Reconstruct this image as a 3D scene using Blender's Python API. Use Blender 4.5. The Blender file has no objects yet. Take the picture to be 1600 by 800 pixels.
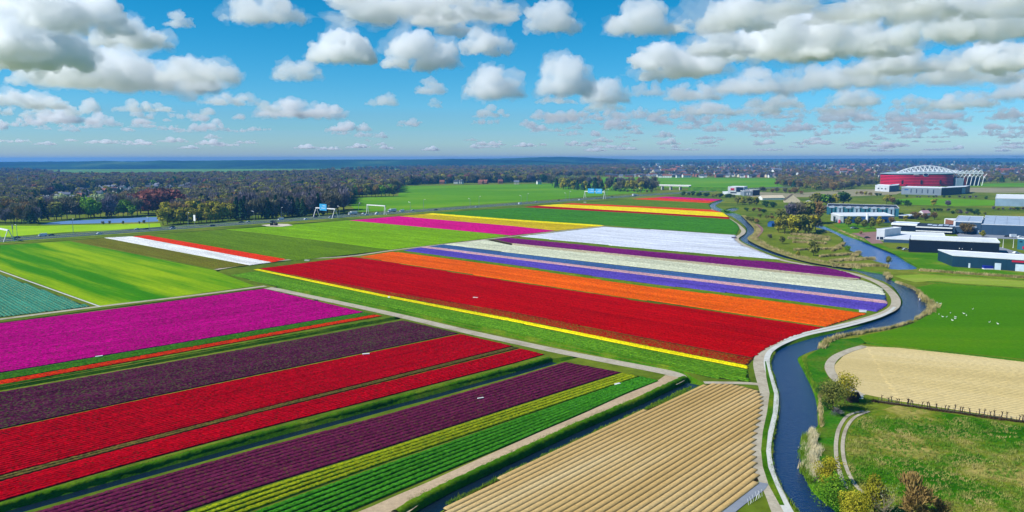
import bpy, bmesh, math, random
import numpy as np
from mathutils import Vector, Matrix, noise, geometry

sc = bpy.context.scene
COL = sc.collection
# ------------------------------------------------------------------ camera
F, HZ, YC, ROLL = 1200.0, 60.0, 247.5, math.radians(-0.12)
PIT = math.atan((400 - YC) / F)
cd = bpy.data.cameras.new('camera'); cam = bpy.data.objects.new('camera', cd); COL.objects.link(cam)
cd.sensor_fit = 'HORIZONTAL'; cd.sensor_width = 36; cd.lens = 36 * F / 1600
cd.clip_start = 1; cd.clip_end = 400000
cam.location = (0, 0, HZ)
cam.matrix_world = Matrix.Translation((0, 0, HZ)) @ Matrix.Rotation(math.pi / 2 - PIT, 4, 'X') @ Matrix.Rotation(ROLL, 4, 'Z')
sc.camera = cam
# ------------------------------------------------------------------ world, sun, exposure
SUN_AZ, SUN_EL = math.radians(-108), math.radians(42)
world = bpy.data.worlds.new('World'); sc.world = world; world.use_nodes = True
wn = world.node_tree
sky = wn.nodes.new('ShaderNodeTexSky'); sky.sky_type = 'NISHITA'; sky.sun_disc = False
sky.sun_elevation = SUN_EL; sky.sun_rotation = SUN_AZ
sky.air_density = 1.0; sky.dust_density = 0.1; sky.ozone_density = 3.0; sky.altitude = 300
hs = wn.nodes.new('ShaderNodeHueSaturation'); hs.inputs['Saturation'].default_value = 1.5; hs.inputs['Hue'].default_value = 0.47
tint = wn.nodes.new('ShaderNodeMix'); tint.data_type = 'RGBA'; tint.blend_type = 'MULTIPLY'; tint.inputs[0].default_value = 1
tcw = wn.nodes.new('ShaderNodeTexCoord'); sxyz = wn.nodes.new('ShaderNodeSeparateXYZ'); wrp = wn.nodes.new('ShaderNodeValToRGB')
wn.links.new(tcw.outputs['Generated'], sxyz.inputs[0]); wn.links.new(sxyz.outputs['Z'], wrp.inputs[0]); wn.links.new(wrp.outputs[0], tint.inputs[7])
wrp.color_ramp.elements[0].position = 0.0; wrp.color_ramp.elements[0].color = (0.64, 0.96, 1.5, 1)
wrp.color_ramp.elements[1].position = 0.2; wrp.color_ramp.elements[1].color = (0.24, 0.92, 1.25, 1)
bg = wn.nodes['Background']; bg.inputs[1].default_value = 0.074
wn.links.new(sky.outputs[0], hs.inputs['Color']); wn.links.new(hs.outputs[0], tint.inputs[6]); wn.links.new(tint.outputs[2], bg.inputs[0])
sl = bpy.data.lights.new('sun', 'SUN'); sl.energy = 5.0; sl.angle = math.radians(0.5); sl.color = (1, 0.975, 0.93)
so = bpy.data.objects.new('sun', sl); COL.objects.link(so)
SD = Vector((math.sin(SUN_AZ) * math.cos(SUN_EL), math.cos(SUN_AZ) * math.cos(SUN_EL), math.sin(SUN_EL)))
so.rotation_euler = SD.to_track_quat('Z', 'Y').to_euler()
so.location = (0, 0, 500)
sc.view_settings.view_transform = 'Standard'; sc.view_settings.look = 'None'; sc.view_settings.exposure = 0.28; sc.view_settings.gamma = 1
sc.cycles.max_bounces = 26; sc.cycles.volume_bounces = 22; sc.cycles.diffuse_bounces = 2; sc.cycles.glossy_bounces = 2
sc.cycles.transparent_max_bounces = 8; sc.cycles.transmission_bounces = 2
sc.cycles.use_denoising = True

# ------------------------------------------------------------------ helpers
MW = cam.matrix_world.copy(); R3 = MW.to_3x3(); R3I = R3.inverted()
def P(px, py, z=0.0):
    """point of the level ground (height z) seen at photograph coordinates (px, py)"""
    d = R3 @ Vector(((px - 800) / F, (400 - py) / F, -1))
    t = (z - HZ) / d.z
    return Vector((d.x * t, d.y * t, z))
def pix(w):
    v = R3I @ (Vector(w) - Vector((0, 0, HZ)))
    return 800 + F * v.x / -v.z, 400 - F * v.y / -v.z
def up_px(p, dy):            # metres of height that show dy pixels at ground point p
    return dy * (p.y * math.cos(PIT) + HZ * math.sin(PIT)) / F
def lin(h):
    if not isinstance(h, str): return h
    c = [int(h[i:i + 2], 16) / 255 for i in (1, 3, 5)]
    return tuple((x / 12.92 if x <= .04045 else ((x + .055) / 1.055) ** 2.4) for x in c)
def tag(o, label=None, cat=None, group=None, kind=None):
    if label: o['label'] = label
    if cat: o['category'] = cat
    if group: o['group'] = group
    if kind: o['kind'] = kind
    return o
def link(name, me, parent=None, loc=None):
    o = bpy.data.objects.new(name, me); COL.objects.link(o)
    if parent: o.parent = parent
    if loc is not None: o.location = loc
    return o
def empty(name, loc, rz=0, **k):
    o = link(name, None, None, loc); o.rotation_euler = (0, 0, rz); o.empty_display_size = 1
    return tag(o, **k)
def np_mesh(name, V, Fq, mats, mi=None, smooth=False):
    """V (n,3) array, Fq (m,k) array of equal-size faces"""
    me = bpy.data.meshes.new(name)
    V = np.asarray(V, dtype=np.float32); Fq = np.asarray(Fq, dtype=np.int32)
    k = Fq.shape[1]
    me.vertices.add(len(V)); me.vertices.foreach_set('co', V.ravel())
    me.loops.add(Fq.size); me.loops.foreach_set('vertex_index', Fq.ravel())
    me.polygons.add(len(Fq)); me.polygons.foreach_set('loop_start', np.arange(0, Fq.size, k, dtype=np.int32))
    try: me.polygons.foreach_set('loop_total', np.full(len(Fq), k, dtype=np.int32))
    except Exception: pass
    for m in mats: me.materials.append(m)
    if mi is not None: me.polygons.foreach_set('material_index', np.asarray(mi, dtype=np.int32))
    if smooth: me.polygons.foreach_set('use_smooth', np.ones(len(Fq), dtype=bool))
    me.update(calc_edges=True); me.validate()
    return me
class MB:
    def __init__(s): s.v = []; s.f = []; s.m = []
    def quad(s, a, b, c, d, m=0):
        n = len(s.v); s.v += [tuple(a), tuple(b), tuple(c), tuple(d)]; s.f.append((n, n + 1, n + 2, n + 3)); s.m.append(m)
    def poly(s, pts, m=0):
        n = len(s.v); s.v += [tuple(p) for p in pts]; s.f.append(tuple(range(n, n + len(pts)))); s.m.append(m)
    def box(s, x0, x1, y0, y1, z0, z1, m=0, top=None, tx=0, ty=0):
        n = len(s.v)
        s.v += [(x0, y0, z0), (x1, y0, z0), (x1, y1, z0), (x0, y1, z0),
                (x0 + tx, y0 + ty, z1), (x1 - tx, y0 + ty, z1), (x1 - tx, y1 - ty, z1), (x0 + tx, y1 - ty, z1)]
        for f, mm in (((3, 2, 1, 0), m), ((4, 5, 6, 7), m if top is None else top), ((0, 1, 5, 4), m), ((1, 2, 6, 5), m), ((2, 3, 7, 6), m), ((3, 0, 4, 7), m)):
            s.f.append(tuple(n + i for i in f)); s.m.append(mm)
        return s
    def tube(s, a, b, r0, r1, n=5, m=0):
        a = Vector(a); b = Vector(b); d = b - a
        if d.length < 1e-6: return s
        q = d.to_track_quat('Z', 'Y'); k = len(s.v)
        for c, r in ((a, r0), (b, r1)):
            for i in range(n):
                t = 2 * math.pi * i / n; s.v.append(tuple(c + q @ Vector((r * math.cos(t), r * math.sin(t), 0))))
        for i in range(n):
            j = (i + 1) % n; s.f.append((k + i, k + j, k + n + j, k + n + i)); s.m.append(m)
        s.f.append(tuple(k + n + i for i in range(n))); s.m.append(m)
        return s
    def mesh(s, name, mats, smooth=False):
        me = bpy.data.meshes.new(name); me.from_pydata(s.v, [], s.f)
        for m in mats: me.materials.append(m)
        me.polygons.foreach_set('material_index', s.m)
        if smooth: me.polygons.foreach_set('use_smooth', [True] * len(s.f))
        me.update(); return me
    def obj(s, name, mats, parent=None, loc=None, smooth=False):
        return link(name, s.mesh(name, mats, smooth), parent, loc)
def copy_tree(o, loc, rz=None, sc_=None):
    r = o.copy(); COL.objects.link(r); r.location = loc
    if rz is not None: r.rotation_euler = (0, 0, rz)
    if sc_ is not None: r.scale = (sc_, sc_, sc_) if not isinstance(sc_, tuple) else sc_
    for ch in o.children:
        c = ch.copy(); COL.objects.link(c); c.parent = r
        for g in ch.children:
            d = g.copy(); COL.objects.link(d); d.parent = c
    return r

# ------------------------------------------------------------------ materials
MATS = {}
def nodes(name):
    m = bpy.data.materials.new(name); m.use_nodes = True; n = m.node_tree
    return m, n, n.nodes['Principled BSDF']
def ramp(n, fac, stops):
    r = n.nodes.new('ShaderNodeValToRGB'); n.links.new(fac, r.inputs[0])
    e = r.color_ramp.elements
    while len(e) < len(stops): e.new(0.5)
    for el, (p, c) in zip(e, stops): el.position = p; el.color = (*lin(c), 1)
    return r.outputs[0]
def noise_n(n, scale, detail=3, vec=None, rough=0.55, dist=0):
    t = n.nodes.new('ShaderNodeTexNoise'); t.inputs['Scale'].default_value = scale; t.inputs['Detail'].default_value = detail
    t.inputs['Roughness'].default_value = rough; t.inputs['Distortion'].default_value = dist
    if vec is not None: n.links.new(vec, t.inputs['Vector'])
    return t.outputs['Fac']
def wpos(n, rot=0, scale=(1, 1, 1)):
    g = n.nodes.new('ShaderNodeNewGeometry'); mp = n.nodes.new('ShaderNodeMapping')
    mp.vector_type = 'TEXTURE' if False else 'POINT'
    # rotate first (texture x axis runs along the rows), then scale
    vr = n.nodes.new('ShaderNodeVectorRotate'); vr.rotation_type = 'Z_AXIS'; vr.inputs['Angle'].default_value = -rot
    n.links.new(g.outputs['Position'], vr.inputs['Vector']); n.links.new(vr.outputs[0], mp.inputs['Vector'])
    mp.inputs['Scale'].default_value = scale
    return mp.outputs[0]
def mixc(n, fac, a, b, mode='MIX'):
    m = n.nodes.new('ShaderNodeMix'); m.data_type = 'RGBA'; m.blend_type = mode
    if isinstance(fac, (int, float)): m.inputs[0].default_value = fac
    else: n.links.new(fac, m.inputs[0])
    for v, i in ((a, 6), (b, 7)):
        if isinstance(v, (str, tuple)): m.inputs[i].default_value = (*lin(v), 1)
        else: n.links.new(v, m.inputs[i])
    return m.outputs[2]
def bump(n, b, h, strength=.4, dist=.2):
    bp = n.nodes.new('ShaderNodeBump'); bp.inputs['Strength'].default_value = strength; bp.inputs['Distance'].default_value = dist
    n.links.new(h, bp.inputs['Height']); n.links.new(bp.outputs[0], b.inputs['Normal'])
def plain(name, col, rough=.6, metal=0, var=.12, scale=.5, spec=.3):
    if name in MATS: return MATS[name]
    m, n, b = nodes(name); c = lin(col)
    b.inputs['Roughness'].default_value = rough; b.inputs['Metallic'].default_value = metal; b.inputs['Specular IOR Level'].default_value = spec
    f = noise_n(n, scale, 4, wpos(n))
    lo = tuple(x * (1 - var) for x in c); hi = tuple(min(1, x * (1 + var)) for x in c)
    n.links.new(ramp(n, f, [(.3, lo), (.7, hi)]), b.inputs['Base Color'])
    MATS[name] = m; return m
def land(name, stops, scale=.02, fine=.6, rot=0, stretch=1, fine_amt=.35, bmp=.3, lo=.28, hi=.72):
    """ground cover: large patches, optional streaks along the rows, fine grain"""
    if name in MATS: return MATS[name]
    m, n, b = nodes(name); b.inputs['Roughness'].default_value = 1; b.inputs['Specular IOR Level'].default_value = 0
    f1 = noise_n(n, scale, 5, wpos(n, rot, (1 / stretch, 1, 1)), .6)
    k = len(stops); c = ramp(n, f1, [(lo + (hi - lo) * i / (k - 1), s) for i, s in enumerate(stops)])
    f2 = noise_n(n, fine, 4, wpos(n), .7)
    g = ramp(n, f2, [(.3, (1 - fine_amt,) * 3), (.7, (1 + 0 * fine_amt,) * 3)])
    n.links.new(mixc(n, 1.0, c, g, 'MULTIPLY'), b.inputs['Base Color'])
    bump(n, b, f2, bmp, .3)
    MATS[name] = m; return m
def flowers(name, petal, petal2, leaf, rot, amount=.7, patch=.0, grain=2.6):
    """a bed of bloom: petals and leaves in fine grains, with uneven bloom along the rows"""
    m, n, b = nodes(name); b.inputs['Roughness'].default_value = .9; b.inputs['Specular IOR Level'].default_value = .0
    v = n.nodes.new('ShaderNodeTexVoronoi'); v.inputs['Scale'].default_value = grain
    n.links.new(wpos(n, rot), v.inputs['Vector'])
    sep = n.nodes.new('ShaderNodeSeparateColor'); n.links.new(v.outputs['Color'], sep.inputs[0])
    pc = mixc(n, sep.outputs[0], petal, petal2)
    pc = mixc(n, 1.0, pc, ramp(n, sep.outputs[2], [(0, (.68,) * 3), (.5, (.92,) * 3), (1, (1.16,) * 3)]), 'MULTIPLY')
    br = noise_n(n, .12, 4, wpos(n, rot, (.12, 1, 1)), .65)
    pc = mixc(n, 1.0, pc, ramp(n, br, [(.3, (.66,) * 3), (.7, (1, 1, 1))]), 'MULTIPLY')
    ln = noise_n(n, 1.1, 2, wpos(n, rot, (.006, 1, 1)), .5)
    pc = mixc(n, 1.0, pc, ramp(n, ln, [(.34, (.74,) * 3), (.6, (1, 1, 1))]), 'MULTIPLY')
    big = noise_n(n, .05, 4, wpos(n, rot, (.15, 1, 1)), .6)
    ad = n.nodes.new('ShaderNodeMath'); ad.operation = 'MULTIPLY_ADD'; n.links.new(big, ad.inputs[0]); ad.inputs[1].default_value = patch; ad.inputs[2].default_value = 1 - amount - patch * .5
    lt = n.nodes.new('ShaderNodeMath'); lt.operation = 'LESS_THAN'; n.links.new(sep.outputs[1], lt.inputs[0]); n.links.new(ad.outputs[0], lt.inputs[1])
    n.links.new(mixc(n, lt.outputs[0], pc, leaf), b.inputs['Base Color'])
    return m
GRASSV = ['#4f7a16', '#5f8c18', '#7aa01f']
M_ground = land('ground_grass', ['#46601a', '#5e741e', '#768426', '#928c3c'], .012, .25, fine_amt=.45)
M_bank = land('bank_grass', ['#2e5808', '#48780c', '#7a8a20'], .08, 1.4, fine_amt=.5, bmp=.6)
M_soil = land('bed_soil', ['#3a2f22', '#4a3d2c'], .3, 2, fine_amt=.4)
M_soilg = land('green_soil', ['#26331a', '#31401e'], .3, 2, fine_amt=.4)
M_mud = land('ditch_mud', ['#1e1c14', '#2a2618'], .3, 2)

def water_mat(name, col, rough=.1):
    m, n, b = nodes(name)
    b.inputs['Base Color'].default_value = (*lin(col), 1); b.inputs['Roughness'].default_value = rough; b.inputs['IOR'].default_value = 1.5
    b.inputs['Specular IOR Level'].default_value = .5
    f = noise_n(n, 1.1, 4, wpos(n, .5, (1, 2.2, 1)), .6)
    bump(n, b, f, .6, .3)
    return m
M_water = water_mat('canal_water', '#122c54')
M_ditchw = water_mat('ditch_water', '#101c2a', .12)
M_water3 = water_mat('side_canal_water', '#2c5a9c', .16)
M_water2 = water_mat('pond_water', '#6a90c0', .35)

# ------------------------------------------------------------------ fields of direction
def dirv(a, b):
    d = P(*b) - P(*a); return math.atan2(d.y, d.x)
ANG_A = dirv((400, 763), (975, 581)); ANG_B = dirv((400, 421), (1168, 574))

# ------------------------------------------------------------------ terrain with cut-in waters
def rib(pts, w):
    """closed outline of a polyline with width w (world xy)"""
    L, Rr = [], []
    for i, p in enumerate(pts):
        a = pts[max(0, i - 1)]; b = pts[min(len(pts) - 1, i + 1)]
        d = (b - a).normalized(); n = Vector((-d.y, d.x, 0))
        ww = w[i] if isinstance(w, (list, tuple)) else w
        L.append(p + n * ww / 2); Rr.append(p - n * ww / 2)
    return L + Rr[::-1], L, Rr
def area(q): return sum(q[i].x * q[(i + 1) % len(q)].y - q[(i + 1) % len(q)].x * q[i].y for i in range(len(q))) / 2
def offset(q, d):
    s = 1 if area(q) > 0 else -1; out = []
    for i in range(len(q)):
        a, b, c = q[i - 1], q[i], q[(i + 1) % len(q)]
        t = ((b - a).normalized() + (c - b).normalized())
        t = t.normalized() if t.length > 1e-6 else (c - b).normalized()
        out.append(b + Vector((t.y, -t.x, 0)) * s * d)
    return out
def smooth_line(pts, step=None, closed=False, sub=4):
    out = []; n = len(pts)
    for i in range(n if closed else n - 1):
        g = lambda k: pts[k % n] if closed else pts[max(0, min(n - 1, k))]
        p0, p1, p2, p3 = g(i - 1), g(i), g(i + 1), g(i + 2)
        for k in range(sub):
            t = k / sub
            out.append(.5 * ((2 * p1) + (p2 - p0) * t + (2 * p0 - 5 * p1 + 4 * p2 - p3) * t * t + (3 * p1 - p0 - 3 * p2 + p3) * t ** 3))
    if not closed: out.append(pts[-1])
    return out
CAN_L = [(1330, 870), (1290, 835), (1252, 800), (1235, 780), (1222, 760), (1211, 730), (1209, 700), (1212, 680), (1218, 650), (1218, 620), (1213, 590), (1204, 568), (1208, 556), (1222, 545), (1245, 536), (1280, 526), (1320, 517), (1350, 508), (1380, 497), (1400, 486), (1411, 475), (1408, 464), (1398, 450), (1385, 442), (1370, 437), (1345, 427.5), (1318, 422.5), (1271, 414.5), (1242, 407.5), (1217, 401), (1180, 387), (1157, 374), (1167, 364), (1165, 354), (1147, 340), (1124, 331.5), (1110, 323.5), (1112, 318.5), (1127, 312.5)]
CAN_R = [(1131, 313.5), (1120, 319.5), (1119, 323), (1135, 329.5), (1157, 336.5), (1177, 355), (1177, 364), (1168, 372.5), (1180, 381.5), (1217, 397), (1236, 403), (1267, 411), (1300, 417), (1330, 420.5), (1350, 424), (1370, 427), (1383, 430), (1387, 434), (1398, 441), (1422, 450), (1434, 457), (1437, 466), (1447, 474), (1453, 482), (1440, 494), (1420, 503), (1390, 512), (1355, 519), (1330, 523), (1300, 527), (1281, 533), (1279, 545), (1262, 551), (1250, 556), (1245, 562), (1252, 576), (1264, 600), (1271, 617), (1275, 635), (1276, 655), (1275, 667), (1257, 680), (1253, 697), (1254, 735), (1262, 760), (1275, 776), (1295, 792), (1308, 800), (1360, 830), (1420, 870)]
canal = smooth_line([P(x, y, -.7).to_2d().to_3d() for x, y in CAN_L], sub=3) + smooth_line([P(x, y, -.7).to_2d().to_3d() for x, y in CAN_R], sub=3)
W2 = [(1268, 353), (1282, 352), (1303, 361), (1322, 369), (1345, 377), (1372, 387), (1395, 397), (1416, 410), (1432, 421), (1392, 422), (1389, 415), (1365, 408), (1345, 399), (1318, 385), (1318, 373), (1297, 362)]
POND = [(60, 351.5), (95, 346), (140, 343.5), (200, 340.5), (249, 339.5), (250, 346.5), (180, 349), (120, 350.5)]
POND2 = [(1133, 331), (1137, 327), (1150, 325), (1153, 327.5), (1143, 331.5), (1136, 333)]
DIT = {  # name: (photo polyline, top width, water width, depth)
 'ditch_near': ([(-130, 845), (0, 801), (200, 745.5), (400, 690.5), (600, 637), (800, 583), (868, 563)], 5.0, 2.6, 1.3),
 'ditch_wide': ([(600, 820), (650, 802), (700, 774), (800, 725.5), (900, 678), (1000, 634), (1083, 595.5)], 6.0, 3.6, 1.3),
 'ditch_left': ([(-60, 619), (0, 607.5), (200, 573), (400, 537), (620, 497.5)], 3.6, 1.2, 1.5),
 'ditch_side': ([(430, 448.5), (600, 483), (800, 525), (1000, 568), (1062, 581)], 2.6, .6, 1.2),
 'ditch_mid': ([(-60, 514), (0, 505), (160, 483), (300, 465.5), (412, 450.5)], 2.8, .5, 1.2),
 'ditch_far': ([(622, 392), (800, 415.5), (1000, 444.5), (1200, 467.5), (1352, 487)], 2.6, .5, 1.0),
 'ditch_top': ([(810, 371), (1000, 389), (1215, 407)], 2.6, .5, 1.0),
 'ditch_road': ([(-60, 389), (0, 382.5), (120, 374.5), (345, 358.5), (540, 343.5), (760, 327)], 4.2, .8, 1.2),
 'ditch_meadow': ([(1378, 539.5), (1480, 551), (1600, 564), (1720, 578)], 3.0, .6, 1.0),
 'ditch_reed': ([(1440, 426), (1520, 431), (1600, 437), (1700, 444)], 3.4, .8, 1.0),
 'ditch_grass': ([(1462, 441), (1500, 445), (1600, 451), (1700, 458)], 3.4, .8, 1.0),
 'ditch_track': ([(345, 421), (400, 413.5), (450, 407.5)], 2.6, .5, 1.2),
}
holes = []   # (outer, inner, depth, waterlevel)
holes.append((offset(canal, 1.3), offset(canal, -.9), 1.4, -.7))
for q in (W2, POND, POND2):
    w = smooth_line([P(x, y, -.7).to_2d().to_3d() for x, y in q], closed=True, sub=3)
    holes.append((offset(w, 1.5), offset(w, -.9), 1.4, -.7))
for k, (pl, w, wi, dp) in DIT.items():
    pts = [P(x, y).to_2d().to_3d() for x, y in pl]
    fine = []
    for a, b in zip(pts, pts[1:]):
        n = max(1, int((b - a).length / 14)); fine += [a.lerp(b, i / n) for i in range(n)]
    fine.append(pts[-1])
    rr = random.Random(len(k))
    fine = [p + Vector((rr.uniform(-.15, .15), rr.uniform(-.15, .15), 0)) for p in fine]
    o_, _, _ = rib(fine, w); i_, _, _ = rib(fine, wi)
    holes.append((o_, i_, dp, -.75 if k in ('ditch_near', 'ditch_wide') else -(dp - .35)))
vs, es, low = [], [], []
def loop(q, z):
    n = len(vs)
    for p in q: vs.append(Vector((p.x, p.y))); low.append(z)
    es.extend((n + i, n + (i + 1) % len(q)) for i in range(len(q)))
BIG = 17000
loop([Vector((-BIG, -600, 0)), Vector((BIG, -600, 0)), Vector((BIG, BIG, 0)), Vector((-BIG, BIG, 0))], 0)
for o_, i_, dp, wl in holes: loop(o_, 0); loop(i_, -dp)
gv, ge, gf, ov, _, _ = geometry.delaunay_2d_cdt(vs, es, [], 0, 1e-3)
gz = [min([low[i] for i in o], default=0) for o in ov]
gm = [1 if min(gz[i] for i in f) < -.1 else 0 for f in gf]
gmm = [2 if max(gz[i] for i in f) < -.1 else m for f, m in zip(gf, gm)]
me = bpy.data.meshes.new('ground'); me.from_pydata([(v.x, v.y, z) for v, z in zip(gv, gz)], [], gf)
for m in (M_ground, M_bank, M_mud): me.materials.append(m)
me.polygons.foreach_set('material_index', gmm); me.update()
tag(link('ground', me), 'grassy polder ground cut by ditches and the canal', kind='structure')
def sheet(name, pts, z, mat, label=None, kind='structure'):
    c = sum((Vector((p.x, p.y, 0)) for p in pts), Vector()) / len(pts)
    tri = geometry.delaunay_2d_cdt([Vector((p.x - c.x, p.y - c.y)) for p in pts], [], [list(range(len(pts)))], 1, 1e-4)
    me = bpy.data.meshes.new(name); me.from_pydata([(v.x, v.y, 0) for v in tri[0]], [], tri[2]); me.materials.append(mat); me.update()
    for p in me.polygons:
        pass
    o = link(name, me, None, (c.x, c.y, z)); return tag(o, label, kind=kind)
wlab = ['winding canal water curving past the flower fields', 'side canal water beside the industrial sheds', 'pond water in front of the left woods', 'small pond water beside the far canal bend']
for i, (o_, i_, dp, wl) in enumerate(holes):
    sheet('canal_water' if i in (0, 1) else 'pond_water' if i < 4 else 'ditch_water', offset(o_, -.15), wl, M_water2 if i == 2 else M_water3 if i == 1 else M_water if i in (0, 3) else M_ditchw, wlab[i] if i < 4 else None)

# ------------------------------------------------------------------ polygons of the photo -> world
def W(pts): return [P(x, y) for x, y in pts]
def clip_rows(poly, ang, pitch, phase=0, margin=0):
    c, s = math.cos(ang), math.sin(ang)
    q = [(p.x * c + p.y * s, -p.x * s + p.y * c) for p in poly]
    t0 = min(b for a, b in q); t1 = max(b for a, b in q); out = []
    k = math.ceil((t0 - phase) / pitch)
    while k * pitch + phase < t1:
        t = k * pitch + phase; xs = []
        for i in range(len(q)):
            (a0, b0), (a1, b1) = q[i], q[(i + 1) % len(q)]
            if (b0 > t) != (b1 > t): xs.append(a0 + (t - b0) / (b1 - b0) * (a1 - a0))
        xs.sort()
        for i in range(0, len(xs) - 1, 2):
            if xs[i + 1] - xs[i] > 3: out.append((t, xs[i] + margin, xs[i + 1] - margin))
        k += 1
    return out
NPR = np.random.default_rng(7)
def bed_arrays(t, s0, s1, ang, w, h, c, prof, jit=.22):
    """one raised row; vertices thin out with distance from the camera"""
    ca, sa = math.cos(ang), math.sin(ang); s = []; x = s0
    while x < s1:
        s.append(x); d = math.hypot(x * ca - t * sa, x * sa + t * ca); x += max(.45, (d / 330) ** 1.7 * .6)
    s.append(s1); s = np.array(s); n = len(s)
    xo, zo = prof; k = len(xo)
    T = t + np.array(xo)[None, :] * w / 2 + NPR.uniform(-.015, .015, (n, k)) * w
    Z = np.array(zo)[None, :] * h * (1 + NPR.uniform(-jit, jit, (n, k)))
    S = s[:, None] + np.zeros((1, k))
    Z[0] *= .3; Z[-1] *= .3
    V = np.stack([S * ca - T * sa - c.x, S * sa + T * ca - c.y, Z], -1).reshape(-1, 3)
    i = (np.arange(n - 1)[:, None] * k + np.arange(k - 1)[None, :]).ravel()
    return V, np.stack([i, i + k, i + k + 1, i + 1], -1)[:, ::-1]
PROF = ([-1, -.92, -.35, .35, .92, 1], [0, .9, 1, 1, .9, 0])
RIDGE = ([-1, -.97, 0, .97, 1], [0, 1, 1, 1, 0])
def mean_ang(poly, ang):
    best, tot = 0, 0
    for i in range(len(poly)):
        d = poly[(i + 1) % len(poly)] - poly[i]; a = math.atan2(d.y, d.x) - ang; a = (a + math.pi / 2) % math.pi - math.pi / 2
        if abs(a) < .2: best += a * d.length; tot += d.length
    return ang + (best / tot if tot else 0)
def chains(poly, ang):
    """the two long sides of a strip field, both running the same way; None when it has no such shape"""
    n = len(poly); lab = []
    for i in range(n):
        d = poly[(i + 1) % n] - poly[i]; a = (math.atan2(d.y, d.x) - ang + math.pi / 2) % math.pi - math.pi / 2; lab.append(abs(a) < .3)
    if all(lab) or not any(lab): return None
    st = next(i for i in range(n) if lab[i] and not lab[i - 1]); runs, cur = [], None
    for k in range(n):
        i = (st + k) % n
        if lab[i]:
            if cur is None: cur = [poly[i]]; runs.append(cur)
            cur.append(poly[(i + 1) % n])
        else: cur = None
    if len(runs) != 2: return None
    a, b = runs; b = b[::-1]
    return a, b
def resample(ch, m):
    L = [0]
    for p, q in zip(ch, ch[1:]): L.append(L[-1] + (q - p).length)
    t = np.linspace(0, L[-1], m); return np.stack([np.interp(t, L, [p.x for p in ch]), np.interp(t, L, [p.y for p in ch])], 1)
def lerp_rows(chs, pitch):
    A_, B_ = resample(chs[0], 60), resample(chs[1], 60); u = A_[-1] - A_[0]; u /= np.linalg.norm(u)
    wd = np.abs((B_ - A_) @ np.array([-u[1], u[0]])).mean(); n = max(1, round(wd / pitch))
    return [A_ + (B_ - A_) * ((k + .5) / n) for k in range(n)]
def bed_line(pl, w, h, c, prof, jit):
    L = np.concatenate([[0], np.cumsum(np.linalg.norm(np.diff(pl, axis=0), axis=1))]); s = []; x = NPR.uniform(0, .8)
    while x < L[-1] - .8:
        s.append(x); q = (np.interp(x, L, pl[:, 0]), np.interp(x, L, pl[:, 1])); x += max(.45, (math.hypot(*q) / 330) ** 1.7 * .6)
    s.append(L[-1] - NPR.uniform(0, .8)); s = np.array(s); n = len(s); X, Y = np.interp(s, L, pl[:, 0]), np.interp(s, L, pl[:, 1])
    u = pl[-1] - pl[0]; u = u / np.linalg.norm(u); xo, zo = prof; k = len(xo)
    T = np.array(xo)[None, :] * w / 2 + NPR.uniform(-.03, .03, (n, k)) * w; Z = np.array(zo)[None, :] * h * (1 + NPR.uniform(-jit, jit, (n, k))); Z[0] *= .3; Z[-1] *= .3
    V = np.stack([X[:, None] - T * u[1] - c.x, Y[:, None] + T * u[0] - c.y, Z], -1).reshape(-1, 3)
    i = (np.arange(n - 1)[:, None] * k + np.arange(k - 1)[None, :]).ravel()
    return V, np.stack([i, i + k, i + k + 1, i + 1], -1)[:, ::-1]
def crop(name, pts, ang, pitch, mat, label, cat, w=.86, h=.28, soil=None, parts=False, phase=0, prof=PROF, z=.03, kind='thing', part='flower_bed', jit=.3, group=None, lerp=None):
    poly = W(pts); c = sum(poly, Vector()) / len(poly); c.z = z
    root = empty(name, c, label=label, cat=cat, kind=kind, group=group)
    if kind != 'thing' and 'category' in root: del root['category']
    g = sheet('soil', poly, 0, soil or M_soil, kind=None); g.parent = root; g.location = g.location - c + Vector((0, 0, z))
    ch = chains(poly, ang) if lerp is not False else None
    if ch: rows = lerp_rows(ch, pitch)
    else:
        ang = mean_ang(poly, ang); rows = clip_rows(poly, ang, pitch, phase)
    Vs, Fs, n = [], [], 0
    for rw_ in rows:
        if ch: V, Fq = bed_line(rw_, pitch * w, h, c, prof, jit)
        else: V, Fq = bed_arrays(rw_[0], rw_[1] + NPR.uniform(0, .8), rw_[2] - NPR.uniform(0, .8), ang, pitch * w, h, c, prof, jit)
        if parts and len(rows) < 290:
            link(part, np_mesh(part, V, Fq, [mat]), root)
        else:
            Vs.append(V); Fs.append(Fq + n); n += len(V)
    if Vs:
        o = link('flower_beds' if part == 'flower_bed' else part + 's', np_mesh(name, np.concatenate(Vs), np.concatenate(Fs), [mat]), root); o['kind'] = 'stuff'
    return root
TP = 1.5
A, B = ANG_A, ANG_B
f_mag = flowers('magenta_tulips', '#d4088c', '#c00480', '#7a2a4a', A, .93, .12)
f_green1 = flowers('green_tulip_leaves', '#4f8a1c', '#3c7418', '#2c5a12', A, .9)
f_redstrip = flowers('scarlet_tulips', '#e02008', '#f04a10', '#5a4a12', A, .96)
f_dpur = flowers('dusky_purple_tulips', '#6a2a4a', '#521e38', '#4c4a2c', A, .78, .9)
f_red = flowers('crimson_tulips', '#c8061c', '#b00210', '#6a1c10', A, .95, .1)
f_brown = flowers('spent_brown_tulips', '#7a6a2c', '#64502a', '#3c4a1c', A, .9)
f_pur = flowers('wine_purple_tulips', '#74264a', '#5c1c3a', '#54382a', A, .88, .3)
f_yel = flowers('lime_leaves', '#a0ac18', '#848e14', '#5a7416', A, .9)
f_grn = flowers('mid_green_leaves', '#4a9022', '#347a14', '#245c0c', A, .9)
f_redB = flowers('deep_red_tulips', '#be0402', '#aa0202', '#801408', B, .97, .1)
f_redP = flowers('patchy_red_tulips', '#a81606', '#901004', '#744c14', B, .6, .5)
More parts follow.
